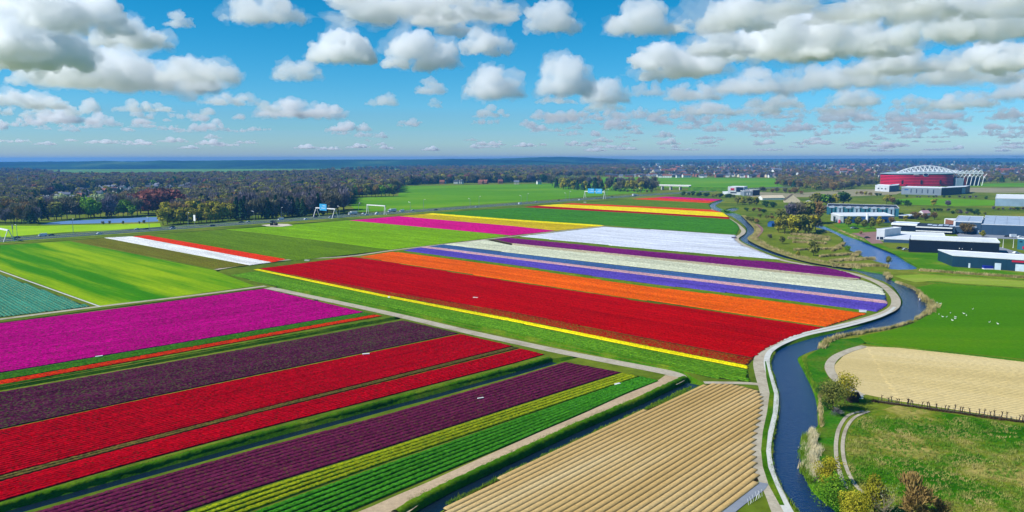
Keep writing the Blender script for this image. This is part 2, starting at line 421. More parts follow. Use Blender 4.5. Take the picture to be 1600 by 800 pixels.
f_org = flowers('orange_tulips', '#f26a06', '#e85404', '#a05a10', B, .96)
f_yline = flowers('yellow_tulips', '#f4e60c', '#e8d808', '#b8b010', B, .97)
f_greenB = flowers('fresh_green_leaves', '#6a9a20', '#558a1a', '#3a6a14', B, .9, grain=1.6)
f_vio = flowers('violet_hyacinths', '#6654b8', '#5444a8', '#3a3a70', B, .96)
f_pink = flowers('pale_pink_hyacinths', '#d8a8b0', '#c89aa0', '#8a8a60', B, .96)
f_blue = flowers('steel_blue_hyacinths', '#4a6a9c', '#3e5e90', '#3a5a58', B, .96)
f_cream = flowers('cream_hyacinths', '#dcdcc0', '#ccd0b0', '#a8b088', B, .95)
f_tan = flowers('buff_hyacinths', '#c4b898', '#b4a888', '#8a8a60', B, .95)
f_plum = flowers('plum_hyacinths', '#802074', '#6c1862', '#4a2a48', B, .95)
f_hotp = flowers('hot_pink_tulips', '#e01088', '#c80a78', '#7a3050', B, .95)
f_gold = flowers('gold_tulips', '#d8b80c', '#c0a40a', '#8a9414', B, .9)
f_brty = flowers('bright_yellow_tulips', '#fce808', '#f4dc04', '#c8b010', B, .98)
f_orr = flowers('orange_red_tulips', '#f04a10', '#e04008', '#a04a18', B, .96)
f_dred = flowers('dark_red_tulips', '#b80c10', '#a0080c', '#7a2010', B, .95)
f_lime = flowers('bright_lime_crop', '#82b006', '#74a404', '#5a8c06', B, .9, .2)
f_olive = flowers('olive_leaf_crop', '#6a8a12', '#5c7c10', '#4a6a10', B, .9, .2)
f_olbr = flowers('olive_brown_crop', '#77741e', '#66701a', '#6a5424', B, .85, .5)
f_white = flowers('white_tulips', '#f4f4f0', '#e8e8e6', '#c8ccb8', B, .99)
f_teal = flowers('teal_leaf_crop', '#4c967c', '#3c846c', '#7a8a5c', B, .88, .4)
f_grnB = flowers('far_green_leaves', '#4a8a1a', '#3e7e16', '#2e6a14', B, .92)

def fielddef():
    C = crop; TF = 'flower field'
    C('tulip_field', [(-130, 526), (0, 506), (160, 486), (415, 451.5), (570, 488), (0, 583), (-130, 606)], A, 1.3, f_mag, 'wide magenta tulip field below the left green field', TF)
    C('tulip_field', [(-130, 608), (0, 584.5), (572, 488.6), (588, 491.5), (0, 595), (-130, 620)], A, TP, f_green1, 'narrow strip of unopened green tulips under the magenta tulips', TF, soil=M_soilg)
    C('tulip_field', [(-130, 621), (0, 596), (588, 492), (598, 494), (0, 602.5), (-130, 628)], A, 1.5, f_redstrip, 'thin scarlet tulip strip with orange edge beside the dark ditch', TF)
    C('tulip_field', [(-130, 640), (0, 614), (400, 543), (632, 501), (718, 521), (400, 586), (200, 628), (0, 671), (-130, 700)], A, 1.1, f_dpur, 'dusky purple tulip field fading to green, upper one of the two purple fields', TF, parts=True)
    C('tulip_field', [(-130, 703), (0, 673.5), (200, 630), (400, 588.5), (722, 522.5), (803, 541), (400, 641), (200, 692), (0, 744), (-130, 780)], A, 1.15, f_red, 'broad crimson tulip field across the left foreground', TF, parts=True)
    C('tulip_field', [(-130, 782), (0, 745), (200, 693), (400, 642), (805, 542), (812, 544), (400, 646.5), (200, 699), (0, 753), (-130, 789)], A, 1.1, f_brown, 'thin brownish strip of faded tulips between two crimson fields', TF, parts=True)
    C('tulip_field', [(-130, 792), (0, 754.5), (200, 700.5), (400, 648), (816, 545), (852, 554), (800, 569), (600, 621), (400, 672.5), (200, 726), (0, 784), (-130, 826)], A, 1.15, f_red, 'smaller crimson tulip field along the grassy ditch bank', TF, parts=True)
    C('tulip_field', [(-130, 858), (0, 817), (200, 759), (400, 703), (600, 650), (800, 592), (885, 566), (972, 582), (800, 636.5), (600, 701), (400, 763), (200, 830), (60, 880)], A, 1.6, f_pur, 'wine purple tulip field, lower one of the two purple fields', TF, parts=True)
    C('tulip_field', [(60, 884), (200, 834), (400, 766), (600, 703.5), (800, 638.5), (975, 583), (1001, 588), (800, 656), (600, 724), (400, 796), (230, 860)], A, 1.35, f_yel, 'yellow green leafy tulip field below the wine purple tulips', TF, soil=M_soilg, parts=True)
    C('tulip_field', [(240, 862), (400, 799), (600, 727), (800, 658), (1004, 588.5), (1030, 595), (985, 612), (920, 642), (830, 681), (800, 694), (700, 736), (600, 778), (520, 812), (400, 866)], A, 1.35, f_grn, 'deep green leafy tulip field beside the sandy farm track', TF, soil=M_soilg, parts=True)
    C('tulip_field', [(362, 430), (400, 424), (600, 465.5), (800, 504), (1000, 545), (1168, 578), (1172, 597), (1108, 590), (1000, 563.5), (800, 520), (600, 479), (425, 446.5)], B, TP, f_greenB, 'long green strip of unopened tulips below the yellow line', TF, soil=M_soilg, lerp=False)
    C('tulip_field', [(396, 421.5), (402, 420.5), (600, 461), (800, 498.5), (1000, 539), (1170, 572.5), (1170, 577), (1000, 544), (800, 503), (600, 464)], B, 1.3, f_yline, 'thin bright yellow tulip line edging the deep red field', TF)
    C('tulip_field', [(404, 420), (470, 411.5), (545, 402), (560, 402.5), (800, 440.5), (1000, 471), (1200, 500), (1288, 512), (1245, 524), (1205, 541), (1188, 553), (1178, 560), (1000, 527), (800, 488), (600, 455.5)], B, TP, f_redB, 'huge deep red tulip field in the middle', TF, lerp=False)
    C('tulip_field', [(420, 423), (600, 456), (800, 488.8), (1000, 528), (1178, 561), (1168, 571.5), (1000, 538), (800, 497.5), (600, 460)], B, TP, f_redP, 'patchy brownish red tulip margin above the yellow line', TF)
    C('tulip_field', [(562, 401.5), (610, 394), (620, 394.5), (800, 418), (1000, 447), (1200, 470.5), (1354, 491), (1291, 511), (1200, 496.5), (1000, 468), (800, 438.5), (600, 407.5)], B, TP, f_org, 'long orange tulip field above the deep red field', TF, lerp=False)
    HF = 'flower field'
    C('hyacinth_field', [(632, 391.5), (655, 386.8), (800, 405.5), (1000, 430), (1200, 453), (1387, 475.5), (1385, 479), (1370, 487.5), (1345, 483.5), (1200, 465), (1000, 441.5), (800, 413.5)], B, TP, f_vio, 'violet blue hyacinth field above the orange tulips', HF, lerp=False)
    C('hyacinth_field', [(657, 386.5), (667, 385.2), (800, 402), (1000, 426), (1200, 448.5), (1386, 470.5), (1388, 475), (1200, 452.5), (1000, 429.5), (800, 405)], B, TP, f_pink, 'thin pale pink hyacinth strip between blue and violet', HF)
    C('hyacinth_field', [(669, 385), (692, 382.2), (800, 396), (1000, 419), (1200, 441), (1384, 462), (1386, 470), (1200, 448), (1000, 425.5), (800, 401.5)], B, TP, f_blue, 'steel blue hyacinth strip below the cream hyacinths', HF)
    C('hyacinth_field', [(694, 382), (758, 375), (800, 384), (1000, 404), (1200, 425), (1330, 438), (1348, 438), (1366, 445), (1380, 452), (1384, 461), (1200, 440), (1000, 418), (800, 395)], B, TP, f_cream, 'broad cream white hyacinth field', HF, lerp=False)
    C('hyacinth_field', [(760, 374.8), (768, 374), (800, 380.5), (1000, 400.5), (1200, 421), (1346, 436.5), (1330, 437.5), (1200, 424.5), (1000, 403.5), (800, 383.5)], B, TP, f_tan, 'thin buff strip between plum and cream hyacinths', HF)
    C('hyacinth_field', [(770, 373.7), (792, 371.5), (1000, 392), (1200, 409.5), (1290, 418), (1322, 425.5), (1345, 434), (1345, 436), (1200, 420.5), (1000, 400), (800, 380)], B, TP, f_plum, 'plum purple hyacinth field under the white fleece', HF, lerp=False)
    M_fl = flowers('white_fleece', '#e4e8f0', '#dadfea', '#c8d0da', B, .97); M_fl2 = plain('pale_gap', '#a8b0b8')
    C('fleece_field', [(812, 369.5), (945, 354.5), (1150, 367.5), (1147, 374), (1160, 384), (1185, 393), (1222, 406), (1000, 387.5)], B, 3.2, M_fl, 'bulb field covered by white fleece sheets near the canal bend', 'covered field', w=.93, h=.3, soil=M_fl2, part='fleece_sheet', jit=.1, lerp=False)
    C('tulip_field', [(545, 344.5), (580, 341.5), (622, 338), (800, 353.5), (867, 361), (800, 368), (700, 358.5)], B, TP, f_hotp, 'hot pink tulip field beside the highway', TF)
    C('tulip_field', [(624, 337.7), (660, 334.8), (800, 345.5), (935, 354), (870, 360.5), (800, 353)], B, TP, f_gold, 'golden yellow tulip field above the hot pink tulips', TF)
    C('tulip_field', [(662, 334.5), (674, 333.4), (800, 343), (945, 352.5), (937, 354), (800, 345)], B, TP, f_brty, 'thin lemon yellow tulip strip edging the golden tulips', TF)
    C('crop_field', [(676, 333), (740, 328.5), (815, 324.5), (1000, 333.8), (1142, 342.8), (1152, 350), (1156, 356), (1151, 366.5), (945, 352), (800, 342.5)], B, TP, f_grnB, 'long green crop field between yellow tulips and white fleece', 'crop field', soil=M_soilg, kind='structure', part='crop_row', lerp=False)
    C('tulip_field', [(818, 323.6), (838, 321.6), (1000, 331.2), (1139, 339.5), (1141, 342.6), (1000, 333.6)], B, TP, f_dred, 'thin dark red tulip strip below the far yellow tulips', TF)
    C('tulip_field', [(840, 321.4), (872, 319.2), (1000, 324.8), (1130, 332.4), (1139, 339), (1000, 331)], B, TP, f_brty, 'far bright yellow tulip field', TF)
    C('tulip_field', [(874, 319), (892, 317.8), (1000, 322.3), (1112, 328), (1129, 332), (1000, 324.6)], B, TP, f_orr, 'far orange red tulip strip above the yellow tulips', TF)
    C('crop_field', [(894, 317.6), (935, 314), (985, 311.2), (1106, 317.4), (1104, 322), (1112, 327.6), (1000, 322)], B, TP, f_olive, 'olive green crop field between the two farthest tulip fields', 'crop field', soil=M_soilg, kind='structure', part='crop_row')
    C('tulip_field', [(987, 311), (1020, 309), (1118, 314), (1108, 317.2)], B, TP, f_orr, 'farthest orange red tulip strip by the canal bridge', TF)
    C('tulip_field', [(1022, 308.8), (1040, 307.4), (1128, 311.6), (1119, 313.8)], B, TP, f_hotp, 'farthest pink tulip strip by the highway overpass', TF)
    C('crop_field', [(352, 359), (400, 354.5), (470, 349), (543, 344.6), (700, 359), (797, 368.6), (700, 380.5), (612, 390.5), (500, 376), (400, 363.5)], B, TP, f_lime, 'bright lime green crop field beside the highway', 'crop field', soil=M_soilg, kind='structure', part='crop_row')
    C('crop_field', [(232, 367.8), (300, 363), (350, 359.3), (400, 364.5), (500, 377), (608, 391), (545, 400), (463, 407.5), (452, 406)], B, TP, f_olive, 'olive green crop field above the deep red tulips', 'crop field', soil=M_soilg, kind='structure', part='crop_row')
    C('tulip_field', [(207, 369.2), (230, 368), (448, 405.6), (444, 408), (426, 410)], B, TP, f_redstrip, 'narrow red tulip strip beside the white tulips', TF)
    C('tulip_field', [(162, 371.6), (205, 369.4), (424, 410.3), (391, 414.6)], B, TP, f_white, 'narrow white tulip strip on the left', TF)
    C('crop_field', [(112, 376.6), (160, 372), (388, 415), (335, 420.5)], B, TP, f_olbr, 'olive brown crop strip below the white tulips', 'crop field', kind='structure', part='crop_row')
    C('crop_field', [(-130, 400), (0, 429), (140, 479.5), (0, 496), (-130, 512)], B, TP, f_teal, 'blue green crop field at the left edge', 'crop field', kind='structure', part='crop_row')
fielddef()
M_barley = land('green_barley', ['#307402', '#3e8404', '#94b00c', '#4e9006'], .035, .5, B, 14, .3)
sheet('grain_field', W([(-130, 396), (0, 383.5), (108, 376.8), (333, 422), (398, 447), (300, 460), (158, 478.5), (0, 421), (-130, 380)][:9]), .05, M_barley, 'striped bright green grain field on the left')
M_meadow = land('canal_meadow', ['#3c7002', '#487e04', '#5c8408'], .03, .8, -.12, 6, .3)
sheet('meadow', W([(1462, 443), (1700, 459), (1700, 573), (1600, 561), (1480, 549), (1376, 537.5), (1350, 533), (1342, 526), (1400, 514), (1428, 505), (1450, 493), (1462, 482), (1444, 466), (1440, 457), (1428, 450)]), .05, M_meadow, 'bright green meadow inside the canal bend')
M_strip = land('pale_meadow', ['#5c8a1e', '#86a030', '#a8a850'], .04, .8, -.1, 8, .3)
sheet('meadow_strip', W([(1396, 431), (1440, 428.5), (1520, 433.5), (1700, 446.5), (1700, 455.5), (1600, 449), (1500, 443), (1464, 439), (1430, 441), (1410, 436)]), .05, M_strip, 'pale green grass strip above the meadow')
M_farm = land('far_pasture', ['#4c7e06', '#5c9208', '#789c12'], .008, .1, .2, 3, .2)
sheet('pasture', W([(548, 322), (560, 309), (622, 306), (626, 291), (720, 289.5), (860, 287), (990, 289), (1025, 299), (960, 304), (860, 312), (760, 319), (640, 328), (560, 331)]), .05, M_farm, 'broad green pasture beyond the highway')
sheet('pasture', W([(780, 285), (860, 278.5), (1000, 276.5), (1210, 279), (1225, 292), (1130, 294), (1030, 293), (990, 287), (860, 285)]), .07, M_farm, 'distant green pasture in front of the town')
sheet('pasture', W([(-60, 352), (60, 353), (250, 349), (252, 357), (100, 363), (0, 371), (-60, 376)]), .06, land('lime_pasture', ['#84b010', '#94bc14', '#a0c41c'], .03, .4, 0, 1, .2), 'lime green pasture between pond and highway')
M_dune = land('dune_grass', ['#4a7c30', '#6a9440', '#4a7038'], .002, .02)
sheet('pasture', W([(60, 272), (90, 265.5), (250, 264), (470, 263), (640, 262), (640, 265), (460, 268), (330, 271), (200, 271.5)]), .07, M_dune, 'hazy green farmland below the dunes')
sheet('pasture', W([(1380, 312.5), (1440, 309), (1555, 313), (1553, 321), (1490, 322), (1400, 319)]), .08, M_farm, 'green field between the sheds and the white warehouse')
sheet('pasture', W([(1500, 287.5), (1700, 285), (1700, 292), (1520, 291.5)]), .08, M_farm, 'green field right of the stadium')
M_sandl = land('bare_sandy_land', ['#8a8468', '#a09878', '#7a7c54'], .01, .3)
sheet('bare_ground', W([(1130, 298), (1240, 302), (1330, 296), (1420, 296), (1400, 304), (1330, 307), (1180, 309)]), .06, M_sandl, 'sandy open ground around the white screen building')
sheet('bare_ground', W([(1500, 293.5), (1700, 293), (1700, 302), (1500, 300.5)]), .06, M_sandl, 'sandy open ground right of the dark hall')
M_pave = land('grey_paving', ['#7c828c', '#8e949c'], .1, .5, fine_amt=.15)
sheet('yard_paving', W([(1330, 365), (1370, 362), (1372, 373), (1381, 380), (1362, 381), (1350, 372)]), .09, land('red_paving', ['#9a7a74', '#8a6c66'], .2, .6, fine_amt=.2), 'reddish paved yard left of the white hall')
sheet('yard_paving', W([(1490, 362), (1540, 364), (1700, 369), (1700, 378), (1600, 374), (1560, 373), (1500, 372)]), .09, M_pave, 'grey paved yard before the blue warehouse')
sheet('yard_paving', W([(1555, 388), (1563, 386), (1600, 397), (1700, 409), (1700, 414), (1600, 404), (1550, 397)]), .09, M_pave, 'grey paved lane behind the teal shed')
M_lawn = land('shed_lawn', ['#3e7408', '#50840c', '#84902a'], .05, .5)
sheet('lawn', W([(1302, 352), (1325, 347), (1365, 350), (1368, 361), (1345, 363), (1330, 364), (1390, 388), (1420, 395), (1466, 395), (1470, 408), (1490, 417.5), (1600, 426), (1600, 431), (1520, 427), (1440, 421), (1400, 398), (1350, 378)]), .07, M_lawn, 'mown grass along the side canal')
M_rough = land('rough_meadow', ['#2c6402', '#3e7604', '#7c8428', '#b0a058', '#5a7c10'], .04, .9, fine_amt=.45, bmp=.8, lo=.38, hi=.66)
sheet('rough_meadow', W([(1352, 648), (1400, 634), (1500, 649), (1600, 667), (1760, 690), (1900, 880), (1400, 880), (1360, 800), (1352, 775), (1330, 740), (1322, 700), (1328, 668)]), .05, M_rough, 'rough patchy meadow in the lower right')
M_canalside = land('canal_verge', ['#2c6410', '#3e7c14', '#5c7c20', '#6a6a28'], .09, 1.2, fine_amt=.5, bmp=.7)
sheet('verge', W([(1288, 541), (1300, 532), (1345, 527), (1352, 535), (1300, 556), (1286, 575), (1298, 597), (1335, 622), (1345, 640), (1318, 655), (1306, 680), (1303, 730), (1318, 765), (1340, 790), (1345, 840), (1290, 785), (1268, 758), (1260, 735), (1284, 672), (1283, 640), (1276, 608), (1256, 570), (1262, 556)]), .04, M_canalside, 'lush green verge right of the canal')

# sandy field right and the ridged sand field
M_sand = land('dry_sand_soil', ['#ae9a66', '#c8b27a', '#d8c494'], .03, 1.0, math.radians(-24), 18, .22)
M_ridge = land('sand_ridge', ['#b8965a', '#ccaa6e', '#dac08c'], .06, 2.4, A, 6, .34, .6)
M_furrow = land('dark_furrow', ['#2a2010', '#382a16'], .2, 2)
ANG_S = dirv((1352, 541), (1600, 563))
crop('ploughed_field', [(1350, 541.5), (1400, 543.5), (1500, 554), (1600, 566), (1720, 580), (1720, 676), (1600, 657), (1500, 641.5), (1400, 626), (1345, 615), (1318, 600), (1306, 587), (1302, 573), (1318, 556)], ANG_S, 1.6, M_sand, 'bare sandy field right of the canal', 'field', w=.9, h=.12, soil=M_sand, kind='structure', part='soil_ridge', jit=.3)
crop('ploughed_field', [(1109, 599.5), (1150, 601), (1184, 610), (1192, 622), (1190, 640), (1184, 665), (1178, 700), (1181, 730), (1187, 748), (1174, 765), (1130, 800), (1060, 850), (800, 880), (640, 850), (700, 792), (725, 777), (800, 739), (900, 691), (1000, 645)], math.radians(48.8), 1.38, M_ridge, 'tan ridged sand field with dark furrows', 'field', w=.87, h=.2, soil=M_furrow, parts=True, lerp=False, prof=RIDGE, kind='structure', part='soil_ridge', jit=.07)

# ------------------------------------------------------------------ tracks, paths, roads
def ribbon(name, px, w, z, mat, label=None, sub=5, world_pts=None, kind='structure', parent=None):
    pts = world_pts or smooth_line([P(x, y) for x, y in px], sub=sub)
    rr = random.Random(len(pts))
    _, L, Rr = rib([p.to_2d().to_3d() for p in pts], w)
    V = []; 
    for a, b in zip(L, Rr):
        V += [(a.x, a.y, z), (b.x, b.y, z)]
    Fq = [(2 * i, 2 * i + 1, 2 * i + 3, 2 * i + 2) for i in range(len(L) - 1)]
    o = link(name, np_mesh(name, V, Fq, [mat]), parent)
    return tag(o, label, kind=kind)
M_dirt = land('pale_dirt', ['#a89c86', '#bcb29c', '#948872'], .1, 1.2, fine_amt=.3)
M_dirt2 = land('sandy_dirt', ['#b09878', '#c4ac8c', '#9a8468'], .1, 1.2, A, 4, .3)
M_conc = land('concrete_path', ['#bcbcb4', '#cacac2', '#aeaea6'], .15, 1.5, fine_amt=.15, bmp=.1)
M_asph = land('asphalt', ['#4c5460', '#5a626c'], .1, .6, fine_amt=.12, bmp=.05)
M_paint = plain('road_paint', '#dcdcd8', .5)
ribbon('farm_track', [(418, 450), (440, 454), (600, 488), (720, 516), (800, 533.5), (880, 550.5), (960, 566), (1020, 577.5), (1050, 584), (1060, 590), (1045, 599)], 4.6, .06, M_dirt, 'pale farm track along the central ditch')
ribbon('farm_track', [(1050, 588), (1030, 601), (985, 620), (920, 650), (860, 676), (800, 703), (740, 730), (680, 758), (620, 784), (560, 812)], 3.8, .07, M_dirt2, 'sandy farm track beside the green tulip rows')
sheet('track_apron', W([(690, 762), (640, 800), (600, 840), (520, 850), (560, 800), (620, 776)]), .05, M_dirt2, 'churned sandy track corner in the foreground')
ribbon('farm_track', [(-60, 507), (0, 499), (160, 478.5), (300, 462), (415, 447)], 3.2, .06, M_dirt, 'narrow track along the magenta field')
ribbon('farm_track', [(337, 421.5), (400, 411), (460, 405.5), (545, 400.5), (612, 391.5), (700, 381), (800, 369.5), (945, 353.4)], 3.4, .08, M_dirt, 'narrow pale track crossing between the fields')
ribbon('white_furrow', [(-60, 402), (0, 423.5), (157, 479.5)], .9, .1, M_conc, 'thin white line between grain and teal crop')
ribbon('farm_track', [(1106, 320), (1106, 324), (1124, 334), (1143, 344.5), (1160, 358), (1160, 365), (1150, 374), (1170, 386.5), (1215, 404.5), (1260, 414), (1320, 425), (1352, 433.5), (1378, 445), (1395, 460), (1400, 473), (1392, 484), (1365, 495), (1310, 510), (1260, 521), (1222, 533), (1196, 548), (1187, 565), (1190, 585), (1196, 605), (1200, 625), (1197, 652), (1190, 680), (1187, 705), (1190, 727), (1199, 748), (1212, 775), (1226, 810), (1250, 860)], 3.6, .06, M_dirt, 'dirt field track following the canal bank')
ribbon('cycle_path', [(1392, 486.5), (1367, 497.5), (1312, 512.5), (1262, 523), (1225, 536), (1203, 550), (1198, 568), (1204, 592), (1211, 618), (1209, 645), (1201, 680), (1198, 703), (1202, 731), (1212, 760), (1231, 798), (1262, 850)], 1.7, .09, M_conc, 'pale concrete cycle path along the canal')
ribbon('cycle_path', [(1398, 480), (1386, 489), (1362, 497), (1312, 508.5), (1262, 519.5), (1222, 532)], 1.2, .1, M_conc, 'pale wheel track beside the orange tulips')
ribbon('verge_strip', [(1196, 565), (1200, 590), (1206, 615), (1203, 645), (1196, 675), (1193, 705), (1196, 730), (1206, 758), (1222, 790)], [.3, .9, 1.1, 1.3, 1.1, 1.0, 1.0, 1.2, .8] , .11, M_bank, 'grass strip between the two canal tracks', sub=1)
ribbon('farm_track', [(1352, 541), (1330, 547), (1306, 558), (1296, 572), (1302, 588), (1318, 602), (1345, 618)], 2.6, .1, M_dirt, 'grey tractor track around the bare sandy field')
ribbon('dirt_track', [(1350, 642.5), (1326, 649), (1312, 667), (1306.5, 690), (1307, 715), (1313, 742), (1323, 765)], .8, .09, M_dirt, 'left rut of the curved dirt track')
ribbon('dirt_track', [(1358, 643), (1336, 652), (1323, 668), (1317, 690), (1318, 715), (1326, 740), (1338, 760), (1350, 771)], .75, .1, M_dirt, 'right rut of the curved dirt track')
ribbon('farm_track', [(1100, 598), (1150, 598.5), (1180, 600), (1196, 603)], 2.2, .055, M_dirt, 'short dirt track above the ridged sand field')
ribbon('concrete_ramp', [(1192, 755), (1186, 764), (1160, 783), (1135, 803), (1080, 850)], 1.9, .1, M_pave, 'pale concrete slab lane in the foreground corner')
ribbon('bike_path', [(1182, 350), (1190, 357), (1188, 364), (1178, 374)], 2.4, .09, plain('red_asphalt', '#8a5a5c'), 'short reddish path in the wetland')
ribbon('canal_bank', [(1161, 336), (1181, 355), (1182, 364), (1173, 372.5), (1186, 381.5), (1222, 396), (1270, 409.5), (1330, 418.5)], 5.0, .06, land('dry_reed_bank', ['#a09058', '#8a8a48', '#b4a068'], .1, .8, fine_amt=.4), 'dry tan bank beyond the narrow canal')

def berm(label, px, w, h, lean=.25, name='ditch_bank'):
    """raised grassy bank, steep on the ditch side (right of the line)"""
    pts = [P(x, y) for x, y in px]; fine = []
    for a, b in zip(pts, pts[1:]):
        n = max(1, int((b - a).length / .8)); fine += [a.lerp(b, i / n) for i in range(n)]
    rr = random.Random(len(fine)); V = []
    for i, p in enumerate(fine):
        u = (fine[min(i + 1, len(fine) - 1)] - fine[max(0, i - 1)]).normalized(); nn = Vector((-u.y, u.x, 0))
        for t, z in ((0, -.75), (.12, .1), (.22, .75), (.5, 1), (.8, .6), (1, 0)):
            q = p + nn * (t * w + rr.uniform(-.09, .09)); V.append((q.x, q.y, (z * h if z > -.5 else z) + (rr.uniform(-.14, .14) if 0 < t < 1 else 0)))
    k = 6; Fq = [(i * k + j, (i + 1) * k + j, (i + 1) * k + j + 1, i * k + j + 1) for i in range(len(fine) - 1) for j in range(k - 1)]
    return tag(link(name, np_mesh(name, V, Fq, [M_bank])), label, kind='structure')
berm('grassy raised bank along the wide ditch', [(628, 806), (650, 793), (700, 766), (800, 718.5), (900, 671.5), (1000, 628.5), (1060, 600), (1078, 591)], 2.6, .75)
berm('grassy raised bank under the crimson tulips', [(-130, 838), (0, 794.5), (200, 739), (400, 684.5), (600, 631.5), (800, 578.5), (866, 560)], 2.2, .6)
berm('low grassy bank along the left dark ditch', [(-60, 614), (0, 604.5), (200, 570), (400, 534.3), (622, 495.5)], 1.6, .35)
berm('low grassy bank along the farm track ditch', [(430, 447), (600, 481), (800, 522.5), (1000, 565), (1060, 578)], 1.4, .45)
# highway -----------------------------------------------------------------
HWP = [(-60, 381), (0, 375.3), (100, 367.5), (200, 361.6), (300, 355.5), (400, 347.3), (540, 337.3), (640, 331.3), (760, 322.5), (860, 315.3), (960, 308), (1040, 303), (1120, 298.2)]
hp = np.array([(P(x, y).x, P(x, y).y) for x, y in HWP])
cf = np.polyfit(hp[:, 0], hp[:, 1], 3)
hx = np.linspace(hp[0, 0] - 60, hp[-1, 0] + 260, 160); HW = [Vector((x, float(np.polyval(cf, x)), 0)) for x in hx]
HWD = [0]
for a, b in zip(HW, HW[1:]): HWD.append(HWD[-1] + (b - a).length)
def off(d, lat, z=0):
    i = max(0, min(len(HW) - 2, next((k for k in range(len(HWD) - 1) if HWD[k + 1] > d), len(HWD) - 2)))
    a, b = HW[i], HW[i + 1]; t = (d - HWD[i]) / (HWD[i + 1] - HWD[i]); u = (b - a).normalized()
    p = a.lerp(b, t) + Vector((-u.y, u.x, 0)) * lat; p.z = z
    return p, math.atan2(u.y, u.x)
def road_d(px):             # distance along the highway of a photo column
    return min(range(len(HW)), key=lambda i: abs(pix(HW[i])[0] - px)) and min(((abs(pix(off(d, 0)[0])[0] - px), d) for d in np.arange(0, HWD[-1], 6)))[1]
def lane(lat): return [off(d, lat)[0] for d in np.arange(0, HWD[-1], 18)]
ribbon('highway_verge', None, 40, .06, land('verge_grass', ['#8a9a20', '#6a8a1c', '#a8a434'], .05, .5), 'grass strip under and beside the highway', world_pts=lane(0))
for lat, nm in ((7.6, 'far carriageway of the highway'), (-7.6, 'near carriageway of the highway')):
    ribbon('highway', None, 11.5, .12, M_asph, nm, world_pts=lane(lat))
    for e in (-5.3, 5.3): ribbon('lane_marking', None, .3, .15, M_paint, world_pts=lane(lat + e))
    mb = MB(); 
    for d in np.arange(0, min(HWD[-1], 1500), 12):
        (p, a), (q, _) = off(d, lat), off(d + 3, lat); n = Vector((-math.sin(a), math.cos(a), 0)) * .12
        mb.quad(p + n + Vector((0, 0, .15)), p - n + Vector((0, 0, .15)), q - n + Vector((0, 0, .15)), q + n + Vector((0, 0, .15)))
    tag(mb.obj('lane_marking', [M_paint]), kind='structure')
M_steel = plain('galvanised_steel', '#a8aeb4', .45, .4, .08); M_wht = plain('white_paint', '#dedede', .5); M_dark = plain('dark_metal', '#22262c', .5)
for lat, nm in ((1.2, 'steel guard rail in the highway median'), (-14.2, 'steel guard rail on the near highway edge'), (14.2, 'steel guard rail on the far highway edge')):
    r = empty('guard_rail', off(0, lat)[0], label=nm, cat='guard rail', group='highway guard rails'); o0 = r.location
    ptsr = [off(d, lat)[0] for d in np.arange(0, 1700, 15)]; mb = MB(); mp = MB()
    for a, b in zip(ptsr, ptsr[1:]):
        a = a - o0; b = b - o0
        mb.quad(a + Vector((0, 0, .45)), b + Vector((0, 0, .45)), b + Vector((0, 0, .8)), a + Vector((0, 0, .8)))
        mp.tube(a, a + Vector((0, 0, .75)), .08, .08, 4)
    mb.obj('rail', [M_steel], r); q = mp.obj('rail_posts', [M_steel], r); q['kind'] = 'stuff'

# ------------------------------------------------------------------ trees
def bark(col): return plain('bark_' + col[1:], col, .9, 0, .25, .8)
def leafmat(name, c1, c2, c3):
    c1, c2, c3 = [tuple(min(1, x * 1.7) for x in lin(c)) for c in (c1, c2, c3)]
    m, n, b = nodes(name); b.inputs['Roughness'].default_value = .8; b.inputs['Specular IOR Level'].default_value = .15
    oi = n.nodes.new('ShaderNodeObjectInfo')
    f = noise_n(n, .45, 3, wpos(n), .6)
    c = ramp(n, f, [(.32, c1), (.5, c2), (.7, c3)])
    v = ramp(n, oi.outputs['Random'], [(0, (.62, .66, .7)), (.5, (.9, .92, .95)), (1, (1, .95, .84))])
    n.links.new(mixc(n, 1.0, c, v, 'MULTIPLY'), b.inputs['Base Color'])
    tr = n.nodes.new('ShaderNodeBsdfTranslucent'); n.links.new(mixc(n, 1.0, c, v, 'MULTIPLY'), tr.inputs[0])
    ms = n.nodes.new('ShaderNodeMixShader'); ms.inputs[0].default_value = .22
    n.links.new(b.outputs[0], ms.inputs[1]); n.links.new(tr.outputs[0], ms.inputs[2]); n.links.new(ms.outputs[0], n.nodes['Material Output'].inputs[0])
    return m
LEAF = {
 'bare': leafmat('bare_twigs', '#4c4a38', '#625e48', '#767058'),
 'mauve': leafmat('mauve_twigs', '#4a464e', '#5e585e', '#726a6e'),
 'rust': leafmat('rusty_buds', '#64502e', '#7a6438', '#8e7848'),
 'olive': leafmat('olive_leaves', '#4a5220', '#66682a', '#7c7a34'),
 'green': leafmat('fresh_leaves', '#3c5e0c', '#547c14', '#788e22'),
 'gold': leafmat('golden_leaves', '#6c6614', '#86801a', '#9e942a'),
 'beech': leafmat('copper_leaves', '#5a3430', '#70443c', '#84564a'),
 'dark': leafmat('evergreen_needles', '#14301a', '#1e3e20', '#2c4c28'),
 'shade': leafmat('shaded_leaves', '#1c3a14', '#2c4c1a', '#405c24'),  # dark green foliage colour of broad trees and bushes
 'pale': leafmat('pale_leaves', '#7a8a60', '#8e9c70', '#a0aa80'),
}
